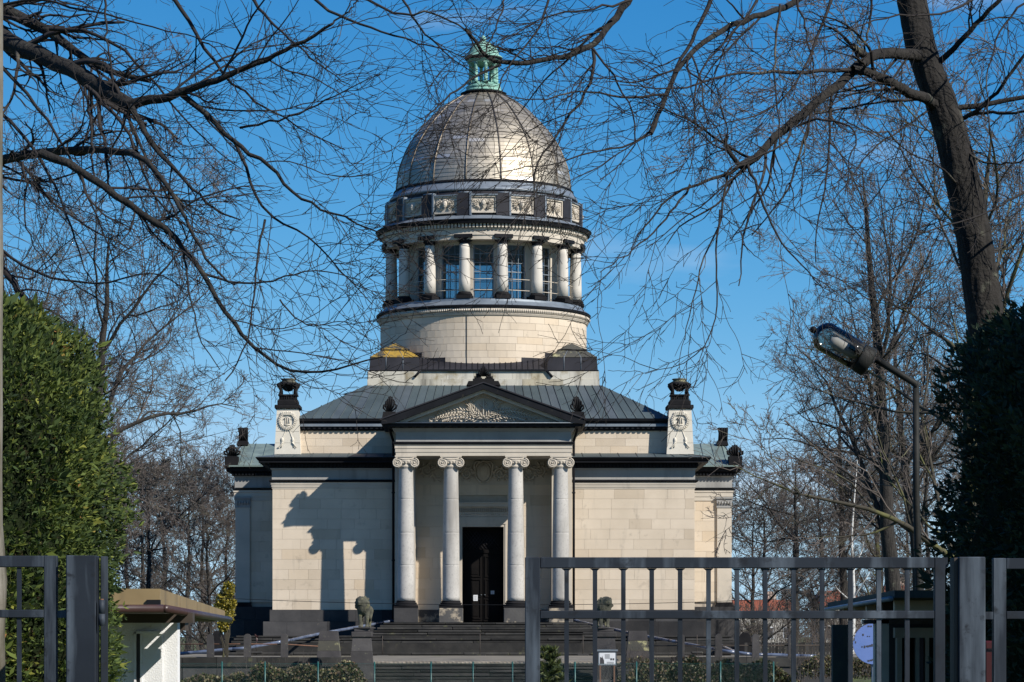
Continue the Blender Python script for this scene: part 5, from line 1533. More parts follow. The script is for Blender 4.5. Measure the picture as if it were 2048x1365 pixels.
join_boughs(rt, [q for q in boughR if right_edge(q[0][0])], lambda q: full_r[0][min(range(len(full_r[0])), key=lambda i: abs(full_r[0][i][2] - (q[2] + .9)))], (.5, .3, .5), 18)
full_l = np.array([(LX, 32, 2), (LX + .05, 32, 4), (LX + .1, 32, 5), (LX + .2, 32, 6.5), (LX + .25, 32.1, 8), (LX + .22, 32.2, 10), (LX + .2, 32.3, 11.5), (LX + .5, 32.6, 15)])
join_boughs(lt, [q for q in boughL if left_edge(q[0][0]) or top_edge(q[0][0])], lambda q: full_l[min(range(len(full_l)), key=lambda i: abs(full_l[i][2] - (q[2] + .2 + .18 * abs(q[0] - full_l[i][0]))))], (0, -.2, .3), 19)

# ---------------------------------------------------------------- clipped evergreen hedges
def hedge(root, cx, cy, hx, hy, h, n, mat, size, seed, power=3.2, taper=.16, lumps=.08, clump=.35):
    """superellipse block of foliage: points on the shell, sprays pointing outwards, solid dark core inside to block light"""
    global RNG
    RNG = np.random.default_rng(seed)
    uu_ = np.linspace(0, 2 * np.pi, 721)                     # even spread along the outline, corners included
    c_, s_ = np.cos(uu_), np.sin(uu_)
    r_ = (np.abs(c_) ** power + np.abs(s_) ** power) ** (-1 / power)
    ln_ = np.concatenate([[0], np.cumsum(np.hypot(np.diff(hx * r_ * c_), np.diff(hy * r_ * s_)))])
    u = np.interp(RNG.uniform(0, ln_[-1], n), ln_, uu_)
    back = (np.sin(u) > .8) & (RNG.random(n) < .7)          # fewer sprays on the far side
    u = np.where(back, -u, u)
    t = RNG.uniform(0, 1, n) ** .8
    z = np.clip(t * h, .05, h)
    top = RNG.random(n) < .16
    def shell(u, z, k):
        zz = np.clip((z / h - .62) / .38, 0, 1)
        w = np.sqrt(np.maximum(1 - zz ** 6, .03)) * (1 - taper * np.abs(z / h - .5) * 2)
        c, s = np.cos(u), np.sin(u)
        rr = (np.abs(c) ** power + np.abs(s) ** power) ** (-1 / power)
        lump = 1 + lumps * (np.sin(u * 7 + z * 2.1) * .5 + np.sin(u * 13 - z * 3.7) * .3 + np.sin(z * 5.3 + u * 3) * .4)
        return np.stack([cx + hx * rr * c * w * k * lump, cy + hy * rr * s * w * k * lump, z], axis=1), np.stack([c * rr, s * rr, zz * 1.2 + .25], axis=1)
    z = np.where(top, h * RNG.uniform(.8, 1.0, n), z)
    k = np.where(top, RNG.uniform(.2, 1.0, n), 1 - np.abs(RNG.normal(0, .035, n)) + .045 * np.sin(u * 37 + 2 * np.sin(z * 9)) * np.sin(z * 17 - 3 * np.sin(u * 14)))
    p, nr = shell(u, z, k)
    nr = unit3(nr)
    p = p + RNG.normal(0, .018, p.shape)
    cl = np.sin(p[:, 0] * 9 + 2 * np.sin(p[:, 2] * 5)) * np.sin(p[:, 2] * 8 + p[:, 1] * 6) * .5
    tone = .42 + clump * cl + RNG.normal(0, .1, n)
    me = leaves_mesh('foliage', p, nr, size * RNG.uniform(.5, 1.35, n) * (1 + .9 * (RNG.random(n) < .02)), mat, 3, .55, .17, tone, droop=-.1)
    link('foliage', me, root)
    # solid dark core added to keep light out, standing for shade between sprays
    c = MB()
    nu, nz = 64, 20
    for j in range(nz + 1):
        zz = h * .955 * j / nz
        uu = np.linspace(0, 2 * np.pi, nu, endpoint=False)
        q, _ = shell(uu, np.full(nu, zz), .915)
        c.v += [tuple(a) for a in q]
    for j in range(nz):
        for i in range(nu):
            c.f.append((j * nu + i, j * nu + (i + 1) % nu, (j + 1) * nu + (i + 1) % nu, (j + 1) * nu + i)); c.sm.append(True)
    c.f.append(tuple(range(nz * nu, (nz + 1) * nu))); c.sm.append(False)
    link('branches', c.mesh('branches', M['hedgecore']), root)  # one added light-blocking solid stands for the branches
    return root
hl = hedge(thing('hedge', 'tall clipped green thuja hedge with rounded top on the left', 'hedge', (0, 0, 0)), -4.45, 19.3, 1.98, 1.8, 3.9, 96000, M['thuja'], .042, 21, taper=.05)
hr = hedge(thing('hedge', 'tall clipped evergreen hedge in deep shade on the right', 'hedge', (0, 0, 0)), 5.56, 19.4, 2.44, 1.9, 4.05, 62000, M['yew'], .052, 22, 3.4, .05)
# evergreens standing just outside the picture on the right: they keep the sun off the right hedge and kiosk
for k, (x_, y_, hx_, h_) in enumerate(((9.6, 14.2, 2.2, 9.5), (11.0, 19.5, 2.4, 10.5), (13.0, 27.5, 2.6, 10.0), (14.0, 34.5, 2.6, 10.0))):
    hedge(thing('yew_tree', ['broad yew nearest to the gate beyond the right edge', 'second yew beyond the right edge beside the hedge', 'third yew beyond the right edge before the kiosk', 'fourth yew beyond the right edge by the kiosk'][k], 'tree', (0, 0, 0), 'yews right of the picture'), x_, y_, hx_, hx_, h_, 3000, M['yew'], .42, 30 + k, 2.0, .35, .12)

# ---------------------------------------------------------------- shrubs and low growth before the steps
def shrub(name, label, cat, cx, cy, hx, hy, z0, h, n, mat, size, seed, stems=40):
    global RNG
    RNG = np.random.default_rng(seed)
    t = thing(name, label, cat, (cx, cy, z0))
    p = RNG.normal(0, .42, (n, 3)); p = p[np.linalg.norm(p, axis=1) < 1.15]
    bumpz = .75 + .25 * np.sin(p[:, 0] * 6 + seed) * np.sin(p[:, 0] * 2.3 + 1)
    q = np.stack([p[:, 0] * hx * 1.6, p[:, 1] * hy, (np.abs(p[:, 2]) * .9 + .05) * h * bumpz], axis=1)
    q[:, 0] = RNG.uniform(-hx, hx, len(q)) * .85 + q[:, 0] * .15
    q[:, 2] = RNG.uniform(0, 1, len(q)) ** .6 * h * (.78 + .22 * np.sin(q[:, 0] * 2.1 + seed) * np.sin(q[:, 0] * .9)) * np.sqrt(np.clip(1 - (np.abs(q[:, 0]) / hx) ** 4, .05, 1))
    link('foliage', leaves_mesh('foliage', q, unit3(RNG.normal(0, 1, q.shape) + np.array([0, -.3, .5])), np.full(len(q), size), mat, 2, .6, .38), t)
    st = [(np.array([(a, b, 0), (a + RNG.normal(0, .1), b, h * .5), (a + RNG.normal(0, .25), b, h * RNG.uniform(.8, 1.2))]), np.array([.012, .01, .006])) for a, b in zip(RNG.uniform(-hx, hx, stems), RNG.uniform(-hy, hy, stems))]
    link('stems', tubes_mesh('stems', st, 3, M['twigred']), t)
    return t
shrub('ivy_shrub', 'low ivy shrub with brown and green leaves left of the lion pedestal', 'shrub', X(612, 138), 138, 2.9, 1.1, -1.1, 1.75, 6200, M['ivy'], .13, 41)
shrub('ivy_shrub', 'low leafy shrub at the far left below the bollards', 'shrub', X(420, 139), 139, 2.2, 1.0, -1.1, 1.1, 3000, M['ivy'], .13, 42)
shrub('ivy_shrub', 'brownish low shrub behind the gate bars right of the info board', 'shrub', X(1330, 137), 137, 2.4, 1.1, -1.1, 1.85, 6200, M['ivy'], .13, 43)
shrub('ivy_shrub', 'green low shrub behind the gate bars below the right bollards', 'shrub', X(1490, 138), 138, 2.7, 1.0, -1.1, 1.7, 5600, M['ivy'], .13, 44)
shrub('ivy_shrub', 'bare reddish shrub in front of the right side pedestal', 'shrub', X(1272, 146), 146, .6, .4, -.6, 1.5, 160, M['ivy'], .1, 45, 60)
shrub('ivy_shrub', 'brown thicket under the blue round sign', 'shrub', X(1720, 118), 118, 2.6, .8, -.1, 1.0, 2600, M['ivy'], .1, 46, 160)
ys = thing('forsythia_bush', 'yellow flowering bush beside the left wing of the mausoleum', 'shrub', (X(455, 150), 150, TZ - .1))
RNG = np.random.default_rng(50)
yp = []
for px, py, r in ((457, 1180, .38), (446, 1202, .4), (460, 1210, .38), (438, 1222, .36), (455, 1232, .42), (447, 1250, .36)):
    c_ = np.array(P(px, py, 150)) - np.array(ys.location)
    yp.append(c_ + unit3(RNG.normal(0, 1, (420, 3))) * RNG.uniform(.2, 1, (420, 1)) ** .5 * r * np.array([.85, 1, 1.1]))
yp = np.concatenate(yp)
link('blossom', leaves_mesh('blossom', yp, unit3(RNG.normal(0, 1, yp.shape)), np.full(len(yp), .11), M['yellow'], 2, .7, .4), ys)
ysd = [(np.array([(RNG.normal(0, .1), 0, 0), (RNG.normal(0, .2), 0, 1.2), (RNG.normal(0, .3), 0, RNG.uniform(1.8, 3.2))]), np.array([.03, .02, .008])) for _ in range(14)]
link('stems', tubes_mesh('stems', ysd, 4, M['moss']), ys)
# small conifer sapling just inside the gate
sp = thing('conifer_sapling', 'small green conifer sapling showing between the first gate bars', 'tree', (X(1098, 40), 40, 0))
RNG = np.random.default_rng(60)
link('trunk', tubes_mesh('trunk', [(np.array([(0, 0, -.1), (.01, 0, .7), (0, 0, 1.42)]), np.array([.02, .014, .004]))], 6, M['bark']), sp)
wh, nd = [], []
for z_ in np.linspace(.1, 1.36, 13):
    L_ = .30 * (1.5 - z_) ** .8 + .03
    for k in range(6):
        a_ = 2 * np.pi * k / 6 + z_ * 5 + RNG.normal(0, .2)
        e_ = np.array([math.cos(a_) * L_, math.sin(a_) * L_, z_ + L_ * .55])
        wh.append((np.array([(0, 0, z_), (e_ + np.array([0, 0, z_])) * .5, e_]), np.array([.007, .005, .003])))
        for t in np.linspace(.15, 1, 16): nd.append(np.array([0, 0, z_]) * (1 - t) + e_ * t)
for t in np.linspace(.5, 1.42, 30): nd.append(np.array([0, 0, t]))
nd = np.array(nd)
link('branches', tubes_mesh('branches', wh, 4, M['bark']), sp)
link('needles', leaves_mesh('needles', nd, unit3(np.c_[nd[:, :2] * 2, np.full(len(nd), .5)]), np.full(len(nd), .075), M['pine'], 7, .7, .06), sp)
# grass on the lawn strips that show at the right
RNG = np.random.default_rng(61)
gp = np.stack([RNG.uniform(9, 32, 14000), RNG.uniform(55, 132, 14000), np.zeros(14000)], axis=1)
gp[:, 2] = [ground_z(a, b) for a, b in gp[:, :2]]
gl = link('grass', leaves_mesh('grass', gp, np.tile(np.array([0, 0, 1.0]), (len(gp), 1)), np.full(len(gp), .14), M['grass'], 2, .4, .09), None, 'stuff')

# brushwood undergrowth far behind, both sides: nobody could count it
RNG = np.random.default_rng(70)
br = []
for x0, x1, y0, y1, n_, h0, h1 in ((-62, -17.5, 205, 262, 1300, 2.0, 5.5), (17.5, 66, 205, 262, 1500, 2.0, 5.5), (19, 44, 165, 200, 900, 1.2, 3.6), (-40, -19, 172, 200, 500, 1.0, 3.0)):
    for _ in range(n_):
        b = np.array([RNG.uniform(x0, x1), RNG.uniform(y0, y1), -.2])
        h_ = RNG.uniform(h0, h1)
        d = np.array([RNG.normal(0, .35), RNG.normal(0, .2), 1.0]); d /= np.linalg.norm(d)
        pts = [b]
        for k in range(4):
            d = d + RNG.normal(0, .16, 3); d /= np.linalg.norm(d)
            pts.append(pts[-1] + d * h_ / 4)
        br.append((np.array(pts), np.linspace(.024, .008, 5)))
bc = grow_children(br[::2], 4, (.25, .6), (.4, .6), (25, 60), 4, .2, (0, 0, .02), .3, 1.0, min_r=.009)
link('undergrowth', tubes_mesh('undergrowth', br + bc, 3, M['twigred'], smooth=False), None, 'stuff')
# ---------------------------------------------------------------- pedestals and lions before the stairs
def pedestal(label, px, pyt, w0, w1, Y, zbot, mat_cap, n=4):
    """battered block of dark stone courses with moulded top slab"""
    t = thing('pedestal', label, 'pedestal', (X(px, Y), Y, zbot))
    h = Z(pyt, Y) - zbot
    k_ = Y / FPX
    hc = h - 18 * k_
    for k in range(n):
        a, b = hc * k / n, hc * (k + 1) / n
        wa = (w1 + (w0 - w1) * k / n) * k_ / 2
        wb = (w1 + (w0 - w1) * (k + 1) / n) * k_ / 2
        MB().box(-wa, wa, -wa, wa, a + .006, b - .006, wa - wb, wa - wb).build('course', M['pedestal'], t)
    wt = (w0 + 6) * k_ / 2
    MB().cbox(-wt, wt, -wt, wt, hc, hc + 11 * k_, .03).build('top_slab', mat_cap, t)
    wt = (w0 - 5) * k_ / 2
    MB().cbox(-wt, wt, -wt, wt, hc + 11 * k_, h, .02).build('plinth_slab', mat_cap, t)
    return t
pl_ = pedestal('dark battered stone pedestal under the left lion', 724, 1257, 36, 54, 147, -1.2, M['pedestal'])
pr_ = pedestal('dark battered stone pedestal under the right lion behind gate bars', 1211, 1257, 36, 54, 147, -1.2, M['pedestal'])
for px, lab in ((658, 'low tapered stone block beside the stairs left of the lion'), (1275, 'low tapered stone block beside the stairs right of the info board')):
    t = thing('stair_block', lab, 'pedestal', (X(px, 153), 153, TZ - .3))
    k_ = 153 / FPX
    for k in range(3):
        za, zb = [Z(1322 - 20 * q, 153) - TZ + .3 for q in (k, k + 1)]
        wa, wb = (48 - 4.2 * k) * k_ / 2, (48 - 4.2 * (k + 1)) * k_ / 2
        MB().box(-wa, wa, -wa, wa, za + .005, zb - .005, wa - wb, wa - wb).build('course', M['pedestal'] if k != 1 else M['lichen_pale'], t)
    MB().box(-.61, .61, -.61, .61, -.4, Z(1322, 153) - TZ + .3).build('footing', M['plinth'], t)

def lion(label, px, Y, zf_, turn, flip):
    """striding stone lion seen from the front, head turned aside: one remeshed body"""
    t = thing('lion_statue', label, 'statue', (X(px, Y), Y, zf_), 'lion statues flanking the stairs')
    m = MB()
    def limb(a, b, ra, rb, c=None, rc=None):
        pts, rr = [a, b] if c is None else [a, b, c], [ra, rb] if c is None else [ra, rb, rc]
        for i in range(len(pts) - 1):
            for q in np.linspace(0, 1, 7):
                p = Vector(pts[i]).lerp(Vector(pts[i + 1]), q)
                m.ball(p, rr[i] + (rr[i + 1] - rr[i]) * q, 10, 7)
    limb((0, .05, .86), (0, .75, .84), .29, .22, (0, 1.25, .78), .23)         # chest, belly, haunch
    limb((0, -.04, .95), (flip * .06, -.12, 1.12), .33, .29)                     # neck and mane
    for k in range(40):                                                          # mane locks
        a, b = random.uniform(0, 6.28), random.uniform(-.9, 1.2)
        m.ball((flip * .03 + .34 * math.cos(a) * math.cos(b), -.04 + .3 * math.sin(a) * math.cos(b), 1.06 + .32 * math.sin(b)), random.uniform(.05, .085), 6, 4)
    hx = flip * .10
    m.ball((hx, -.3, 1.16), (.19, .22, .2), 12, 8)
    m.ball((hx + flip * .06, -.43, 1.12), (.10, .13, .09), 10, 7)               # muzzle
    m.ball((hx + flip * .07, -.45, 1.04), (.075, .09, .04), 8, 5)               # jaw
    m.ball((hx + flip * .08, -.55, 1.15), (.045, .035, .03), 6, 4)              # nose
    for s in (-1, 1):
        m.ball((hx + s * .15, -.18, 1.31), (.05, .04, .06), 6, 4)               # ears
        m.ball((hx + s * .08 + flip * .02, -.41, 1.22), (.045, .05, .03), 6, 4) # brow
    fs = flip
    limb((-fs * .17, -.02, .80), (-fs * .17, -.12, .42), .14, .095, (-fs * .17, -.16, .10), .075)
    limb((fs * .17, .05, .80), (fs * .16, .02, .42), .13, .09, (fs * .15, .06, .10), .075)
    for x, y in ((-fs * .17, -.24), (fs * .15, -.02)): 
        m.ball((x, y, .06), (.10, .15, .06), 10, 6)
        for q in (-.06, 0, .06): m.ball((x + q, y - .12, .05), (.032, .05, .04), 6, 4)
    for s in (-1, 1):
        limb((s * .17, 1.2, .78), (s * .19, 1.05, .48), .2, .12, (s * .19, 1.35, .3), .075)
        limb((s * .19, 1.35, .3), (s * .19, 1.25, .08), .075, .065)
        m.ball((s * .19, 1.15, .06), (.09, .15, .06), 8, 5)
    limb((0, 1.45, .85), (.08, 1.62, .6), .05, .045, (.12, 1.58, .25), .05)
    me = m.mesh('lion_body', M['lionstone'])
    o = link('body', me, t)
    o.scale = (1.08, .5, 1.1)
    rm = o.modifiers.new('remesh', 'REMESH')
    rm.mode = 'VOXEL'; rm.voxel_size = .032; rm.use_smooth_shade = True
    sm_ = o.modifiers.new('smooth', 'SMOOTH'); sm_.iterations = 2; sm_.factor = .5
    MB().cbox(-.42, .42, -.45, 1.0, -.03, .02, .01).build('base_plate', M['pedestal'], t)
    t.rotation_euler = (0, 0, turn)
    return t
lion('mossy stone lion with lit right flank on the left pedestal', 727, 147, Z(1257, 147) + .02, -.14, -1)
lion('mossy stone lion partly hidden by gate bars on the right pedestal', 1209, 147, Z(1257, 147) + .02, .18, 1)

# ---------------------------------------------------------------- bollards with rail, pipes, cable, wire fence
bw = 14 * 150.1 / FPX / 2
bmb = MB()
hb = 1.2
bmb.prism([(-bw, 0), (bw, 0), (bw, hb - bw)] + [(bw * math.cos(q), hb - bw + bw * math.sin(q)) for q in np.linspace(.3, math.pi - .3, 7)] + [(-bw, hb - bw)], -bw, bw)
bme = bmb.mesh('bollard', M['pedestal'])
for px, lab in ((421, 'round-topped dark stone bollard nearest to the white kiosk'), (495, 'round-topped dark stone bollard in the middle of the left three'), (569, 'round-topped dark stone bollard beside the left stair block'),
                (1362, 'round-topped dark stone bollard nearest to the right stair block'), (1437, 'round-topped dark stone bollard under the crossing of the two pipes'), (1511, 'round-topped dark stone bollard right of the crossing pipes'), (1583, 'round-topped dark stone bollard before the picket fence')):
    o = link('bollard', bme, None, loc=(X(px, 150.1), 150.1, .5))
    tag(o, lab, 'bollard', 'stone bollards on the terrace kerb')
rl_ = MB().tube([P(330, 1289, 150.1), P(496, 1288.5, 150.1), P(570, 1289, 150.1), P(636, 1293, 150.6)], .028, 6).build('rail', M['rust'])
tag(rl_, 'thin rusty rail running through the left bollards', 'rail')
rl_ = MB().tube([P(1296, 1292, 150.6), P(1436, 1291.5, 150.1), P(1640, 1291, 150.1)], .028, 6).build('rail', M['browndark'])
tag(rl_, 'thin dark rail running through the right bollards', 'rail')
def pipe(label, pts, r=.085):
    q = [P(*p) for p in pts]
    t = MB()
    for i in range(len(q) - 1):
        n_ = max(2, int((q[i + 1] - q[i]).length / .7))
        for k in range(n_):
            a, b = q[i].lerp(q[i + 1], k / n_), q[i].lerp(q[i + 1], (k + 1) / n_)
            m = a.lerp(b, .5) + Vector((0, 0, random.uniform(-.012, .012)))
            t.tube([a, m, b], [r * 1.0, r * .93, r * 1.06], 9, caps=(k == 0 or k == n_ - 1))
    o = t.build('drain_pipe', M['pipe'])
    tag(o, label, 'pipe', 'temporary drain pipes')
    return o
pipe('blue grey drain pipe slanting down left from the portico', [(786, 1242, 170.3), (640, 1268, 162), (570, 1283, 156), (495, 1296, 152.5), (345, 1309, 152.5)])
pipe('blue grey drain pipe slanting down right from the portico', [(1147, 1241, 170.3), (1262, 1267, 162), (1352, 1284, 157), (1440, 1301, 152.5), (1500, 1309, 152), (1632, 1313, 152)])
pipe('short steep drain pipe below the right corner of the mausoleum', [(1398, 1275, 169), (1440, 1291, 160), (1478, 1308, 153)])
for px, py0, py1, lab in ((765, 1272, 1313, 'thin iron stake left on the forecourt edge'), (960, 1268, 1311, 'thin iron stake below the front door'), (1166, 1272, 1311, 'thin iron stake right of the steps behind gate bars'), (1394, 1270, 1306, 'thin iron stake right of the gate bars by the plinth'), (513, 1275, 1306, 'thin stake carrying a red and white ribbon')):
    st = thing('stake', lab, 'stake', (X(px, 158.9), 158.9, Z(py1, 158.9)))
    MB().tube([(0, 0, -.15), (0, 0, Z(py0, 158.9) - Z(py1, 158.9))], .022, 5).build('rod', M['browndark'], st)
    MB().cbox(-.32, .32, -.18, .18, -.06, .07, .05).build('foot', M['step'], st)
    if px == 513:
        hh = Z(py0, 158.9) - Z(py1, 158.9)
        MB().leaf((0, 0, hh), (-.1, -.05, hh + .2), .05, .02, (0, -1, 0)).leaf((0, 0, hh), (.12, -.05, hh + .08), .05, .02, (0, -1, 0)).leaf((0, 0, hh), (.03, -.05, hh - .25), .05, .02, (0, -1, 0)).build('ribbon', M['redbox'], st)
def sag(a, b, d, n=14): return [a.lerp(b, t) - Vector((0, 0, 4 * d * t * (1 - t))) for t in np.linspace(0, 1, n)]
cb = MB().tube(sag(P(300, 1189, 143), P(1610, 1196, 143), .42, 24), .018, 4).build('cable', M['black'])
tag(cb, 'thin sagging overhead cable crossing in front of the mausoleum', 'cable')
YFW = 120.0
wf = thing('wire_fence', 'low green wire mesh fence below the forecourt', 'fence', (0, YFW, -1.2))
for px in (338, 444, 530, 636, 749, 862, 946, 1025, 1150, 1273, 1357, 1441, 1547):
    MB().tube([(X(px, YFW), 0, -.3), (X(px, YFW), 0, Z(1325, YFW) + 1.2)], .032, 7).ball((X(px, YFW), 0, Z(1325, YFW) + 1.2), .036, 6, 4).build('post', M['green'], wf)
x0_, x1_, zt__ = X(338, YFW), X(1547, YFW), Z(1328, YFW) + 1.2
wires = []
for s in (-1, 1):
    for x in np.arange(x0_ - 1.8, x1_ + 1.8, .10):
        a, b = (x, 0.0), (x + s * zt__, zt__)
        pts = []
        (xa, za), (xb, zb) = a, b
        def clip(xq): return za + (zb - za) * (xq - xa) / (xb - xa)
        if min(xa, xb) > x1_ or max(xa, xb) < x0_: continue
        if xa < x0_: xa, za = x0_, clip(x0_)
        elif xa > x1_: xa, za = x1_, clip(x1_)
        if xb < x0_: xb, zb = x0_, a[1] + (b[1] - a[1]) * (x0_ - a[0]) / (b[0] - a[0])
        elif xb > x1_: xb, zb = x1_, a[1] + (b[1] - a[1]) * (x1_ - a[0]) / (b[0] - a[0])
        wires.append((np.array([(xa, 0, za), ((xa + xb) / 2, 0, (za + zb) / 2), (xb, 0, zb)]), np.full(3, .0026)))
for z_ in (.02, zt__): wires.append((np.array([(x0_, 0, z_), (0, 0, z_), (x1_, 0, z_)]), np.full(3, .006)))
link('mesh', tubes_mesh('mesh', wires, 3, M['green']), wf, 'stuff')
# info board
ib = thing('info_board', 'small white information board on two brown posts behind the gate', 'sign', (X(1214.5, 126), 126, -1.2))
k_ = 126 / FPX
zz = lambda py: Z(py, 126) + 1.2
for s in (-1, 1): MB().box(s * 14 * k_ - .03, s * 14 * k_ + .03, -.03, .03, -.2, zz(1304)).build('post', M['rust'], ib)
MB().box(-18 * k_, 18 * k_, -.04, .05, zz(1331), zz(1304)).build('panel', M['zinc'], ib)
MB().box(-21 * k_, 21 * k_, -.1, .12, zz(1303), zz(1299.5)).build('roof', M['zinc'], ib)
pp = MB().box(-16 * k_, 16 * k_, -.048, -.038, zz(1329), zz(1306)).build('poster', M['paper'], ib)
pr2 = MB()
for k in range(6): pr2.box(-5 * k_, 5 * k_, -.052, -.047, zz(1309.6 + 1.6 * k), zz(1309 + 1.6 * k))
for k in range(4): pr2.box(-1 * k_, 13 * k_, -.052, -.047, zz(1324.6 + 1.1 * k), zz(1324.2 + 1.1 * k))
pr2.box(6 * k_, 9.5 * k_, -.052, -.047, zz(1321), zz(1317)).box(10.5 * k_, 14 * k_, -.052, -.047, zz(1321), zz(1317))
pr2.build('printed_lines', M['ink'], pp)
MB().add([(-15 * k_, -.05, zz(1328.5)), (-6 * k_, -.05, zz(1328.5)), (-6.5 * k_, -.05, zz(1321)), (-9 * k_, -.05, zz(1316)), (-10 * k_, -.05, zz(1312)), (-11 * k_, -.05, zz(1316)), (-14.5 * k_, -.05, zz(1314))], [tuple(range(7))]).build('printed_picture', M['ink'], pp)

# ---------------------------------------------------------------- far houses, tower and picket fence behind the trees
def house(label, px, py_e, py_r, w, d, Y, wallmat, n_w=4):
    t = thing('house', label, 'house', (X(px, Y), Y, 0))
    ze_, zr_ = Z(py_e, Y), Z(py_r, Y)
    b = MB().box(-w / 2, w / 2, 0, d, -.5, ze_).build('wall', wallmat, t)
    MB().prism([(-w / 2 - .4, ze_), (w / 2 + .4, ze_), (w / 2 - .9, zr_), (-w / 2 + .9, zr_)], -.4, d + .4).build('roof', M['redroof'], t)
    MB().box(w * .2, w * .2 + .9, d * .4, d * .4 + .9, zr_ - 1, zr_ + 1.1).build('chimney', M['chimney'], t)
    n_w = max(2, int(w / 2.2))
    for i in range(n_w):
        for zz_ in (1.2, 4.0):
            if zz_ + 1.6 > ze_: continue
            xx = -w / 2 + (i + .5) * w / n_w
            wi = MB().box(xx - .6, xx + .6, -.06, .05, zz_, zz_ + 1.5).build('window', M['paper'], t)
            MB().box(xx - .5, xx + .5, -.075, -.062, zz_ + .1, zz_ + 1.4).build('pane', M['ink'], t)
    return t
house('far house with red tiled roof glimpsed above the kiosk through twigs', 1680, 1212, 1182, 4.6, 9, 330, M['render'])
house('far house with red tiled roof beside the lamp post', 1790, 1205, 1172, 4.2, 9, 350, M['chimney'])
house('far pale house low behind the trees right of the mausoleum', 1500, 1228, 1200, 12, 9, 380, M['render'])
tw = thing('tower', 'pale square tower far behind the trees right of the mausoleum', 'tower', (X(1544, 420), 420, 0))
MB().box(-.58, .58, 0, 1.2, -.5, Z(1188, 420)).build('shaft', M['chimney'], tw)
MB().box(-.66, .66, -.08, 1.28, Z(1188, 420), Z(1184, 420)).build('cap', M['render'], tw)
pf = thing('picket_fence', 'dark wooden picket fence behind the right bollards', 'fence', (0, 158, TZ - .02))
for px in np.arange(1492, 1664, 6.8):
    x = X(px, 158)
    MB().box(x - .075, x + .075, -.02, .02, 0, Z(1285 + random.uniform(-1, 1), 158) - TZ).build('picket', M['step'], pf)
for py in (1291, 1310): MB().box(X(1490, 158), X(1664, 158), .022, .07, Z(py + 1.2, 158) - TZ, Z(py - 1.2, 158) - TZ).build('fence_rail', M['browndark'], pf)
for px, py, lab in ((436, 1262, 'dark round-headed gravestone left of the mausoleum'), (1490, 1266, 'dark gravestone right of the mausoleum behind the bollards')):
    gx_, gz_ = X(px, 160), TZ - .02
    hh_, ww_ = Z(py, 160) - gz_, .33
    o = MB().prism([(gx_ - ww_, gz_), (gx_ + ww_, gz_), (gx_ + ww_ * .95, gz_ + hh_ * .8), (gx_ + ww_ * .5, gz_ + hh_), (gx_ - ww_ * .5, gz_ + hh_), (gx_ - ww_ * .95, gz_ + hh_ * .8)], 159.9, 160.15).build('gravestone', M['soot'])
    tag(o, lab, 'gravestone', 'gravestones beside the mausoleum')

# ---------------------------------------------------------------- the two kiosks behind the gate
kl = thing('kiosk', 'small white roughcast kiosk with ochre roof fascia on the left', 'kiosk', (0, 0, 0))
zk_ = lambda py, Y: Z(py, Y)
xr0, xr1 = X(320, 40), X(450, 53)
x_l = xr0 - 4.6
def slab(par, name, mat, yn, yf, zb_n, zt_n, zb_f, zt_f, grow):
    v = [(x_l, yn, zb_n), (xr0 + grow, yn, zb_n), (xr1 + grow, yf, zb_f), (x_l, yf, zb_f), (x_l, yn, zt_n), (xr0 + grow, yn, zt_n), (xr1 + grow, yf, zt_f), (x_l, yf, zt_f)]
    return MB().add(v, [(3, 2, 1, 0), (4, 5, 6, 7), (0, 1, 5, 4), (1, 2, 6, 5), (2, 3, 7, 6), (3, 0, 4, 7)]).build(name, mat, par)
rfk = slab(kl, 'roof', M['felt'], 40.05, 52.9, Z(1206, 40), Z(1180, 40), Z(1236, 53), Z(1224, 53), -.05)
slab(kl, 'soffit', M['browndark'], 40.3, 52.8, Z(1222, 40), Z(1211, 40), Z(1244, 53), Z(1238, 53), -.12)
# fascia boards, front and side, each its own panel
MB().box(x_l, xr0, 39.98, 40.04, Z(1210, 40), Z(1178, 40)).build('fascia_board', M['fascia'], kl)
for k in range(4):
    a, b = k / 4 + .002, (k + 1) / 4 - .002
    q = lambda t, zl, zh: (xr0 + (xr1 - xr0) * t, 40 + 13 * t, Z(zl[0], 40) * (1 - t) + Z(zl[1], 53) * t, Z(zh[0], 40) * (1 - t) + Z(zh[1], 53) * t)
    xa, ya, la, ha = q(a, (1210, 1238), (1178, 1222))
    xb, yb_, lb, hb_ = q(b, (1210, 1238), (1178, 1222))
    MB().add([(xa, ya, la), (xb, yb_, lb), (xb, yb_, hb_), (xa, ya, ha), (xa - .05, ya, la), (xb - .05, yb_, lb), (xb - .05, yb_, hb_), (xa - .05, ya, ha)], [(0, 1, 2, 3), (3, 2, 6, 7), (0, 3, 7, 4), (1, 5, 6, 2), (0, 4, 5, 1)]).build('fascia_board', M['fascia'], kl)
gtt = MB().tube([(x_l, 39.9, Z(1218, 40)), (xr0 + .06, 39.9, Z(1218, 40))], .055, 8).tube([(xr0 + .08, 39.9, Z(1218, 40)), (xr1 + .08, 53, Z(1240, 53))], .055, 8)
gtt.build('gutter', M['maroon'], kl)
MB().box(X(300, 39.9) - .05, X(319, 39.9), 39.94, 40.06, Z(1213, 40), Z(1200, 40)).build('gutter_outlet', M['black'], kl)
for px in (292, 345, 390):
    pass
wl0, wl1 = X(120, 44), X(355, 44)
MB().box(wl0, wl1, 44, 44.35, -.3, Z(1236, 44)).build('wall', M['plaster'], kl)
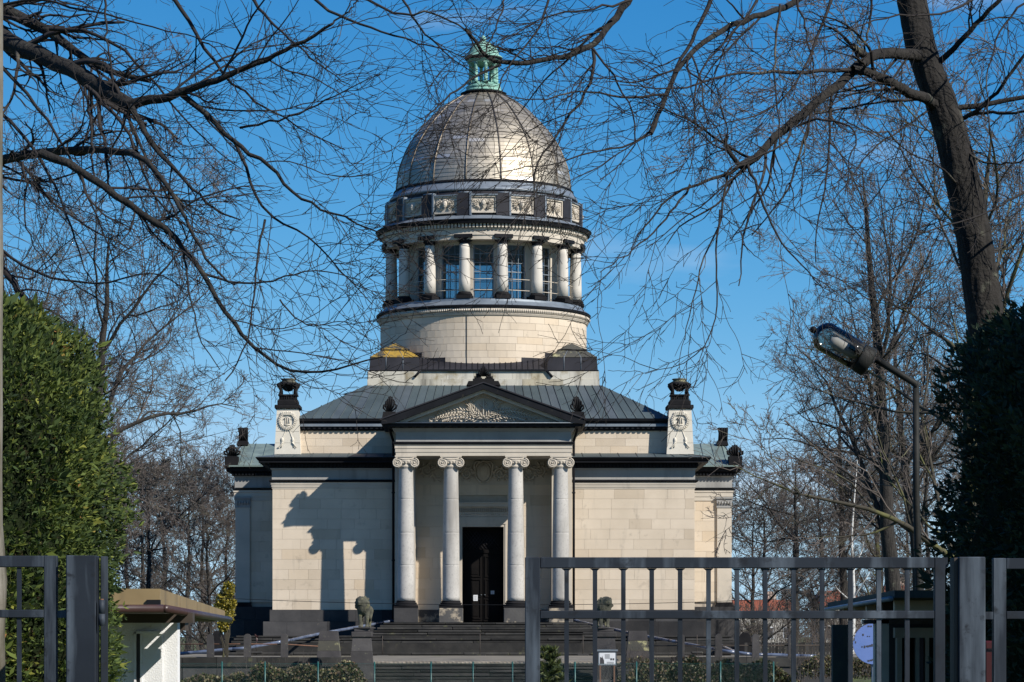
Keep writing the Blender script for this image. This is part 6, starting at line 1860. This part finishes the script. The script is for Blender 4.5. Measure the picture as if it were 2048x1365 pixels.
# window frame with shutter board on the front wall
yk = 43.97
kx = lambda px: X(px, yk)
kz = lambda py: Z(py, yk)
wf_ = MB().box(kx(269), kx(273), yk - .05, yk + .02, kz(1440), kz(1264)).box(kx(281), kx(325), yk - .02, yk + .02, kz(1440), kz(1266)).box(kx(269), kx(325), yk - .05, yk + .02, kz(1268), kz(1263)).build('window', M['plaster'], kl)
MB().box(kx(273.3), kx(281), yk - .012, yk + .02, kz(1440), kz(1268.3)).build('pane', M['ink'], kl)
MB().box(kx(281), kx(285), yk - .05, yk - .021, kz(1440), kz(1268.3)).build('window_post', M['plaster'], kl)
MB().box(wl0, wl1 + .3, 43.2, 43.5, Z(1246, 43), Z(1226, 43)).build('beam', M['browndark'], kl)
MB().box(X(358, 46), X(425, 49), 44.5, 45.0, Z(1262, 46), Z(1238, 46)).build('side_beam', M['browndark'], kl)

kr = thing('kiosk', 'dark timber kiosk with mossy flat roof and cream window frames on the right', 'kiosk', (0, 0, 0))
xq0, xq1 = X(1789, 40), X(1655, 52)
x_r = xq0 + 4.6
v = [(xq0, 40, Z(1196, 40)), (x_r, 40, Z(1196, 40)), (x_r, 52, Z(1219, 52)), (xq1, 52, Z(1219, 52)), (xq0, 40, Z(1181, 40)), (x_r, 40, Z(1181, 40)), (x_r, 52, Z(1206, 52)), (xq1, 52, Z(1206, 52))]
MB().add(v, [(3, 2, 1, 0), (4, 5, 6, 7), (0, 1, 5, 4), (1, 2, 6, 5), (2, 3, 7, 6), (3, 0, 4, 7)]).build('roof', M['felt'], kr)
MB().tube([(xq0 - .06, 39.9, Z(1198, 40)), (xq1 - .06, 52, Z(1220.5, 52))], .035, 6).build('gutter', M['zinc'], kr)
for t in np.linspace(.05, .95, 6):
    xx, yy = xq0 + (xq1 - xq0) * t, 40 + 12 * t
    zt_q = Z(1197, 40) * (1 - t) + Z(1220, 52) * t
    MB().box(xx + .05, x_r, yy - .06, yy + .06, zt_q - .16, zt_q - .02).build('rafter', M['cream'] if t < .9 else M['browndark'], kr)
MB().box(X(1660, 46), x_r, 41.9, 42.1, Z(1248, 42), Z(1240, 42)).build('beam', M['browndark'], kr)
MB().box(X(1748, 42), X(1776, 42), 41.9, 42.1, -.3, Z(1240, 42)).build('corner_post', M['cream'], kr)
MB().box(X(1776, 42), x_r, 42.6, 43.0, -.3, Z(1196, 42.6)).build('wall', M['browndark'], kr)
wx0, wx1 = X(1788, 42.5), X(1885, 42.5)
wz = lambda py: Z(py, 42.5)
kwn = MB().box(wx0, wx1, 42.4, 42.62, wz(1276), wz(1256)).box(wx0 + .03, wx0 + .1, 42.4, 42.62, -.2, wz(1276)).box(X(1830, 42.5), X(1840, 42.5), 42.4, 42.62, -.2, wz(1276)).box(X(1848, 42.5), X(1856, 42.5), 42.4, 42.62, -.2, wz(1276)).build('window', M['cream'], kr)
MB().box(wx0 + .1, wx1, 42.5, 42.52, -.2, wz(1276)).build('pane', M['lampglass'], kr)
MB().box(X(1838.5, 42.4), X(1846, 42.4), 42.36, 42.6, -.2, wz(1276)).build('mullion', M['maroon'], kr)
MB().box(X(1664, 46), X(1698, 46), 45.9, 46.1, -.3, Z(1250, 46)).build('side_panel', M['felt'], kr)

# blue round map sign beyond the right kiosk
rs = thing('round_sign', 'pale blue round map sign on a post beside the right kiosk', 'sign', (X(1747, 62), 62, 0))
k_ = 62 / FPX
zs = lambda py: Z(py, 62)
disc = [(41 * k_ * math.cos(q), zs(1288) + 41 * k_ * math.sin(q)) for q in np.linspace(0, 2 * math.pi, 40, endpoint=False)]
MB().prism(disc, -.02, .02).build('disc', M['signblue'], rs)
MB().tube([(0, .06, -.3), (0, .06, zs(1300))], .035, 8).build('post', M['zinc'], rs)
ik = MB()
for px, py, w, h in ((1709, 1272, 2, 4), (1708, 1279, 2.4, 5), (1711, 1285, 2, 4), (1737, 1253, 4, 3), (1742, 1253, 3, 3), (1726, 1270, 3, 4), (1735, 1273, 2, 2), (1739, 1273, 2, 1.5), (1724, 1294, 2, 3), (1729, 1294, 3, 5), (1733, 1293, 2, 3), (1736, 1293, 3, 4), (1740, 1292, 3, 4), (1744, 1291, 3, 5), (1737, 1322, 4, 3), (1742, 1321, 4, 3), (1745, 1320, 2, 3), (1752, 1265, 5, 3), (1760, 1280, 4, 4), (1765, 1300, 3, 5), (1752, 1310, 5, 2)):
    x = (px - 1747) * k_
    ik.box(x - w * k_ / 2, x + w * k_ / 2, -.026, -.021, zs(py + h / 2), zs(py - h / 2))
ik.build('printed_marks', M['ink'], rs, kind='stuff')
# street lamp
YL = 43.0
sl = thing('street_lamp', 'street lamp with smoky capsule glass on a slanted arm', 'street lamp', (X(1838, YL), YL, 0))
k_ = YL / FPX
lzz = lambda py: Z(py, YL)
lx = lambda px: (px - 1838) * k_
MB().tube([(0, 0, -.4), (0, 0, 2.2), (lx(1832.5), 0, lzz(985)), (lx(1832), 0, lzz(772))], [.056, .054, .05, .046], 12).build('pole', M['lampmetal'], sl)
MB().tube([(lx(1832), 0, lzz(777)), (lx(1831), 0, lzz(768)), (lx(1805), 0, lzz(752)), (lx(1752), 0, lzz(719))], [.046, .05, .05, .05], 12).build('arm', M['lampmetal'], sl)
ax = (Vector((lx(1640), 0, lzz(668))) - Vector((lx(1738), 0, lzz(726)))).normalized()
o0 = Vector((lx(1740), 0, lzz(727)))
def along(t, r): return o0 + ax * t, r
def capsule(prof, n=20, smooth=True):
    m = MB()
    m.tube([o0 + ax * t for t, r in prof], [r for t, r in prof], n, smooth=smooth)
    return m
Lp = (Vector((lx(1628), 0, lzz(662))) - o0).length
R_ = 30 * k_
capsule([(-.02, .06), (-.0, R_ * .9), (.03, R_ * 1.03), (.16, R_ * 1.0), (.2, R_ * .95)]).build('lamp_housing', M['lampmetal'], sl)
ht = MB()
n_ = 12
ref = Vector((0, 1, 0)); up = ref.cross(ax); up = up if up.z > 0 else -up
vv = []
for t in (.2, Lp * .42):
    for i in range(n_ + 1):
        q = math.pi * i / n_
        vv.append(o0 + ax * t + (ref * math.cos(q) + up * math.sin(q)) * R_ * .985)
ht.add(vv, [(i, i + 1, n_ + 2 + i, n_ + 1 + i) for i in range(n_)], True)
ht.build('lamp_hood', M['lampmetal'], sl)
gl_ = capsule([(.17, R_ * .97)] + [(.3, R_), (Lp - .24, R_)] + [(Lp - .24 + .23 * math.sin(q), R_ * math.cos(q) + .012) for q in np.linspace(.25, 1.5, 7)])
gl_.build('lamp_glass', M['lampglass'], sl)
capsule([(.2, .05), (.3, .085), (Lp - .34, .085), (Lp - .27, .05)], 12).build('lamp_bulb', M['paper'], sl)
en = MB().ball(o0 + ax * (Lp + .015), .052, 10, 7)
en.build('end_knob', M['black'], sl)

# ---------------------------------------------------------------- gate, posts, side panels
YG = 14.0
gx = lambda px: X(px, YG)
gz = lambda py: Z(py, YG)
ZB = .12
gt = thing('gate_leaf', 'closed dark grey steel gate leaf with vertical bars on the right', 'gate', (gx(1888), YG, 0))
gt.location = (0, YG, 0)
T = .022
MB().cbox(gx(1050), gx(1080), -T, T, ZB, gz(1115), .003).build('stile', M['gate'], gt)
MB().cbox(gx(1868), gx(1889), -T, T, ZB, gz(1115.5), .003).build('stile', M['gate'], gt)
MB().cbox(gx(1080) + .001, gx(1868) - .001, -T * .98, T * .98, gz(1137), gz(1115.2), .003).build('top_rail', M['gate'], gt)
MB().cbox(gx(1080) + .001, gx(1868) - .001, -T * .95, T * .95, gz(1238), gz(1222), .003).build('middle_rail', M['gate'], gt)
MB().cbox(gx(1080) + .001, gx(1868) - .001, -T * .98, T * .98, ZB, ZB + .05, .003).build('bottom_rail', M['gate'], gt)
for i in range(13):
    c_ = 1133.2 + 56.75 * i
    MB().box(gx(c_ - 4.4), gx(c_ + 4.4), -.011, .011, gz(1222) + .001, gz(1137) - .001).build('bar', M['gate'], gt)
    MB().box(gx(c_ - 4.4), gx(c_ + 4.4), -.011, .011, ZB + .051, gz(1238) - .001).build('bar', M['gate'], gt)
    for s in (-1, 1):                                   # weld beads where bar meets rail
        MB().prism([(gx(c_ + s * 4.4), gz(1137) - .001), (gx(c_ + s * 10), gz(1137) - .001), (gx(c_ + s * 4.4), gz(1142))], -.009, .009).build('weld', M['gate'], gt)
MB().prism([(gx(1889), gz(1115.5)), (gx(1889) + .012, gz(1115.5)), (gx(1889) + .012, gz(1132)), (gx(1889), gz(1140))], -T * .9, T * .9).build('stop_plate', M['gate'], gt)
gp_ = thing('gate_post', 'square dark grey steel gate post right of the gate leaf', 'post', (0, YG, 0))
MB().cbox(gx(1913), gx(1966), -.07, .07, -.2, gz(1115), .004).build('post', M['gate'], gp_)
MB().cbox(gx(1904.5), gx(1913) - .0005, -.05, .07, -.2, gz(1116.5), .002).build('shaded_side', M['browndark'], gp_)  # dark strip for the post's left side, its shade put into the colour
gq = thing('gate_post', 'square dark grey steel gate post on the left with hinge', 'post', (0, YG, 0))
MB().cbox(gx(136), gx(195), -.07, .07, -.2, gz(1112), .004).build('post', M['gate'], gq)
MB().tube([(gx(206), -.05, gz(1201)), (gx(206), -.05, gz(1228))], .015, 10).tube([(gx(206), -.05, gz(1228.5)), (gx(206), -.05, gz(1252))], .0165, 10).build('hinge', M['gate'], gq)
MB().tube([(gx(206), -.05, gz(1201)), (gx(206), -.05, gz(1198.5))], .010, 8).build('hinge_pin', M['rust'], gq)
# left leaf, swung open along the line of sight
go = thing('gate_leaf', 'open gate leaf seen edge-on beside the left gate post', 'gate', (gx(207.5), YG + .02, 0), None, math.atan2(14.0, gx(207.5)))
lw_ = 1.95
hG = gz(1113)
for a, b in ((0, .05), (lw_ - .05, lw_)): MB().cbox(a, b, -T * .8, T * .8, ZB, hG, .003).build('stile', M['gate'], go)
for a, b in ((hG - .052, hG), (gz(1238), gz(1222)), (ZB, ZB + .05)): MB().cbox(.051, lw_ - .051, -T * .76, T * .76, a, b, .003).build('rail', M['gate'], go)
for i in range(13):
    c_ = .16 + .135 * i
    for a, b in ((ZB + .051, gz(1238) - .001), (gz(1222) + .001, hG - .053)): MB().box(c_ - .01, c_ + .01, -.01, .01, a, b).build('bar', M['gate'], go)
# fixed side panels
pl2 = thing('fence_panel', 'short steel fence panel left of the left gate post', 'fence', (0, YG, 0))
MB().cbox(gx(89), gx(115), -T, T, ZB, gz(1112), .003).build('stile', M['gate'], pl2)
MB().cbox(gx(-330), gx(89) - .001, -T * .98, T * .98, gz(1135), gz(1112.2), .003).build('rail', M['gate'], pl2)
MB().cbox(gx(-330), gx(89) - .001, -T * .98, T * .98, gz(1236), gz(1220), .003).build('rail', M['gate'], pl2)
MB().cbox(gx(-330), gx(89) - .001, -T * .98, T * .98, ZB, ZB + .05, .003).build('rail', M['gate'], pl2)
MB().box(gx(115), gx(136), -.02, .02, gz(1236), gz(1221)).build('bracket', M['gate'], pl2)
for i in range(7):
    c_ = 38.5 - 56.75 * i
    MB().box(gx(c_ - 4.2), gx(c_ + 4.2), -.011, .011, gz(1220) + .001, gz(1135) - .001).build('bar', M['gate'], pl2)
    MB().box(gx(c_ - 4.2), gx(c_ + 4.2), -.011, .011, ZB + .051, gz(1236) - .001).build('bar', M['gate'], pl2)
pr3 = thing('fence_panel', 'short shaded steel fence panel right of the right gate post', 'fence', (0, YG, 0))
MB().cbox(gx(1985), gx(2011), -T, T, ZB, gz(1117), .003).build('stile', M['gate'], pr3)
for a, b in ((1139, 1117.2), (1239, 1223)): MB().cbox(gx(2011) + .001, gx(2400), -T * .98, T * .98, gz(a), gz(b), .003).build('rail', M['gate'], pr3)
MB().cbox(gx(2011) + .001, gx(2400), -T * .98, T * .98, ZB, ZB + .05, .003).build('rail', M['gate'], pr3)
MB().box(gx(1966), gx(1985), -.02, .02, gz(1239), gz(1224)).build('bracket', M['gate'], pr3)
for i in range(6):
    c_ = 2067 + 56.75 * i
    MB().box(gx(c_ - 4.2), gx(c_ + 4.2), -.011, .011, gz(1223) + .001, gz(1139) - .001).build('bar', M['gate'], pr3)
    MB().box(gx(c_ - 4.2), gx(c_ + 4.2), -.011, .011, ZB + .051, gz(1239) - .001).build('bar', M['gate'], pr3)
# red letter box glimpsed behind the right fence panel
rb_ = thing('letter_box', 'red letter box behind the right fence panel, shade put into its colour', 'letter box', (X(1986, 16), 16, 0))
MB().cbox(-.055, .055, -.06, .06, .9, Z(1282, 16), .01).build('box', M['redbox'], rb_)
MB().box(-.04, .04, -.07, -.061, Z(1300, 16), Z(1297, 16)).build('slot', M['black'], rb_)
MB().tube([(.035, 0, -.2), (.035, 0, .9)], .025, 8).build('post', M['black'], rb_)
# weathered wooden pole at the left edge
po = thing('wooden_pole', 'weathered grey wooden pole at the left edge behind the fence panel', 'pole', (X(-43, 14.9), 14.9, 0))
RNG = np.random.default_rng(88)
zs_ = np.linspace(-.3, 6.5, 26)
w_ = 48 * 14.9 / FPX
MB().tube([(RNG.normal(0, .0015), 0, z) for z in zs_], [w_ * (1 + (.16 if z < 1.95 and z > 1.72 else .1 if z <= 1.72 else 0) * 1.0 + RNG.normal(0, .01)) for z in zs_], 18).build('shaft', M['pole'], po)
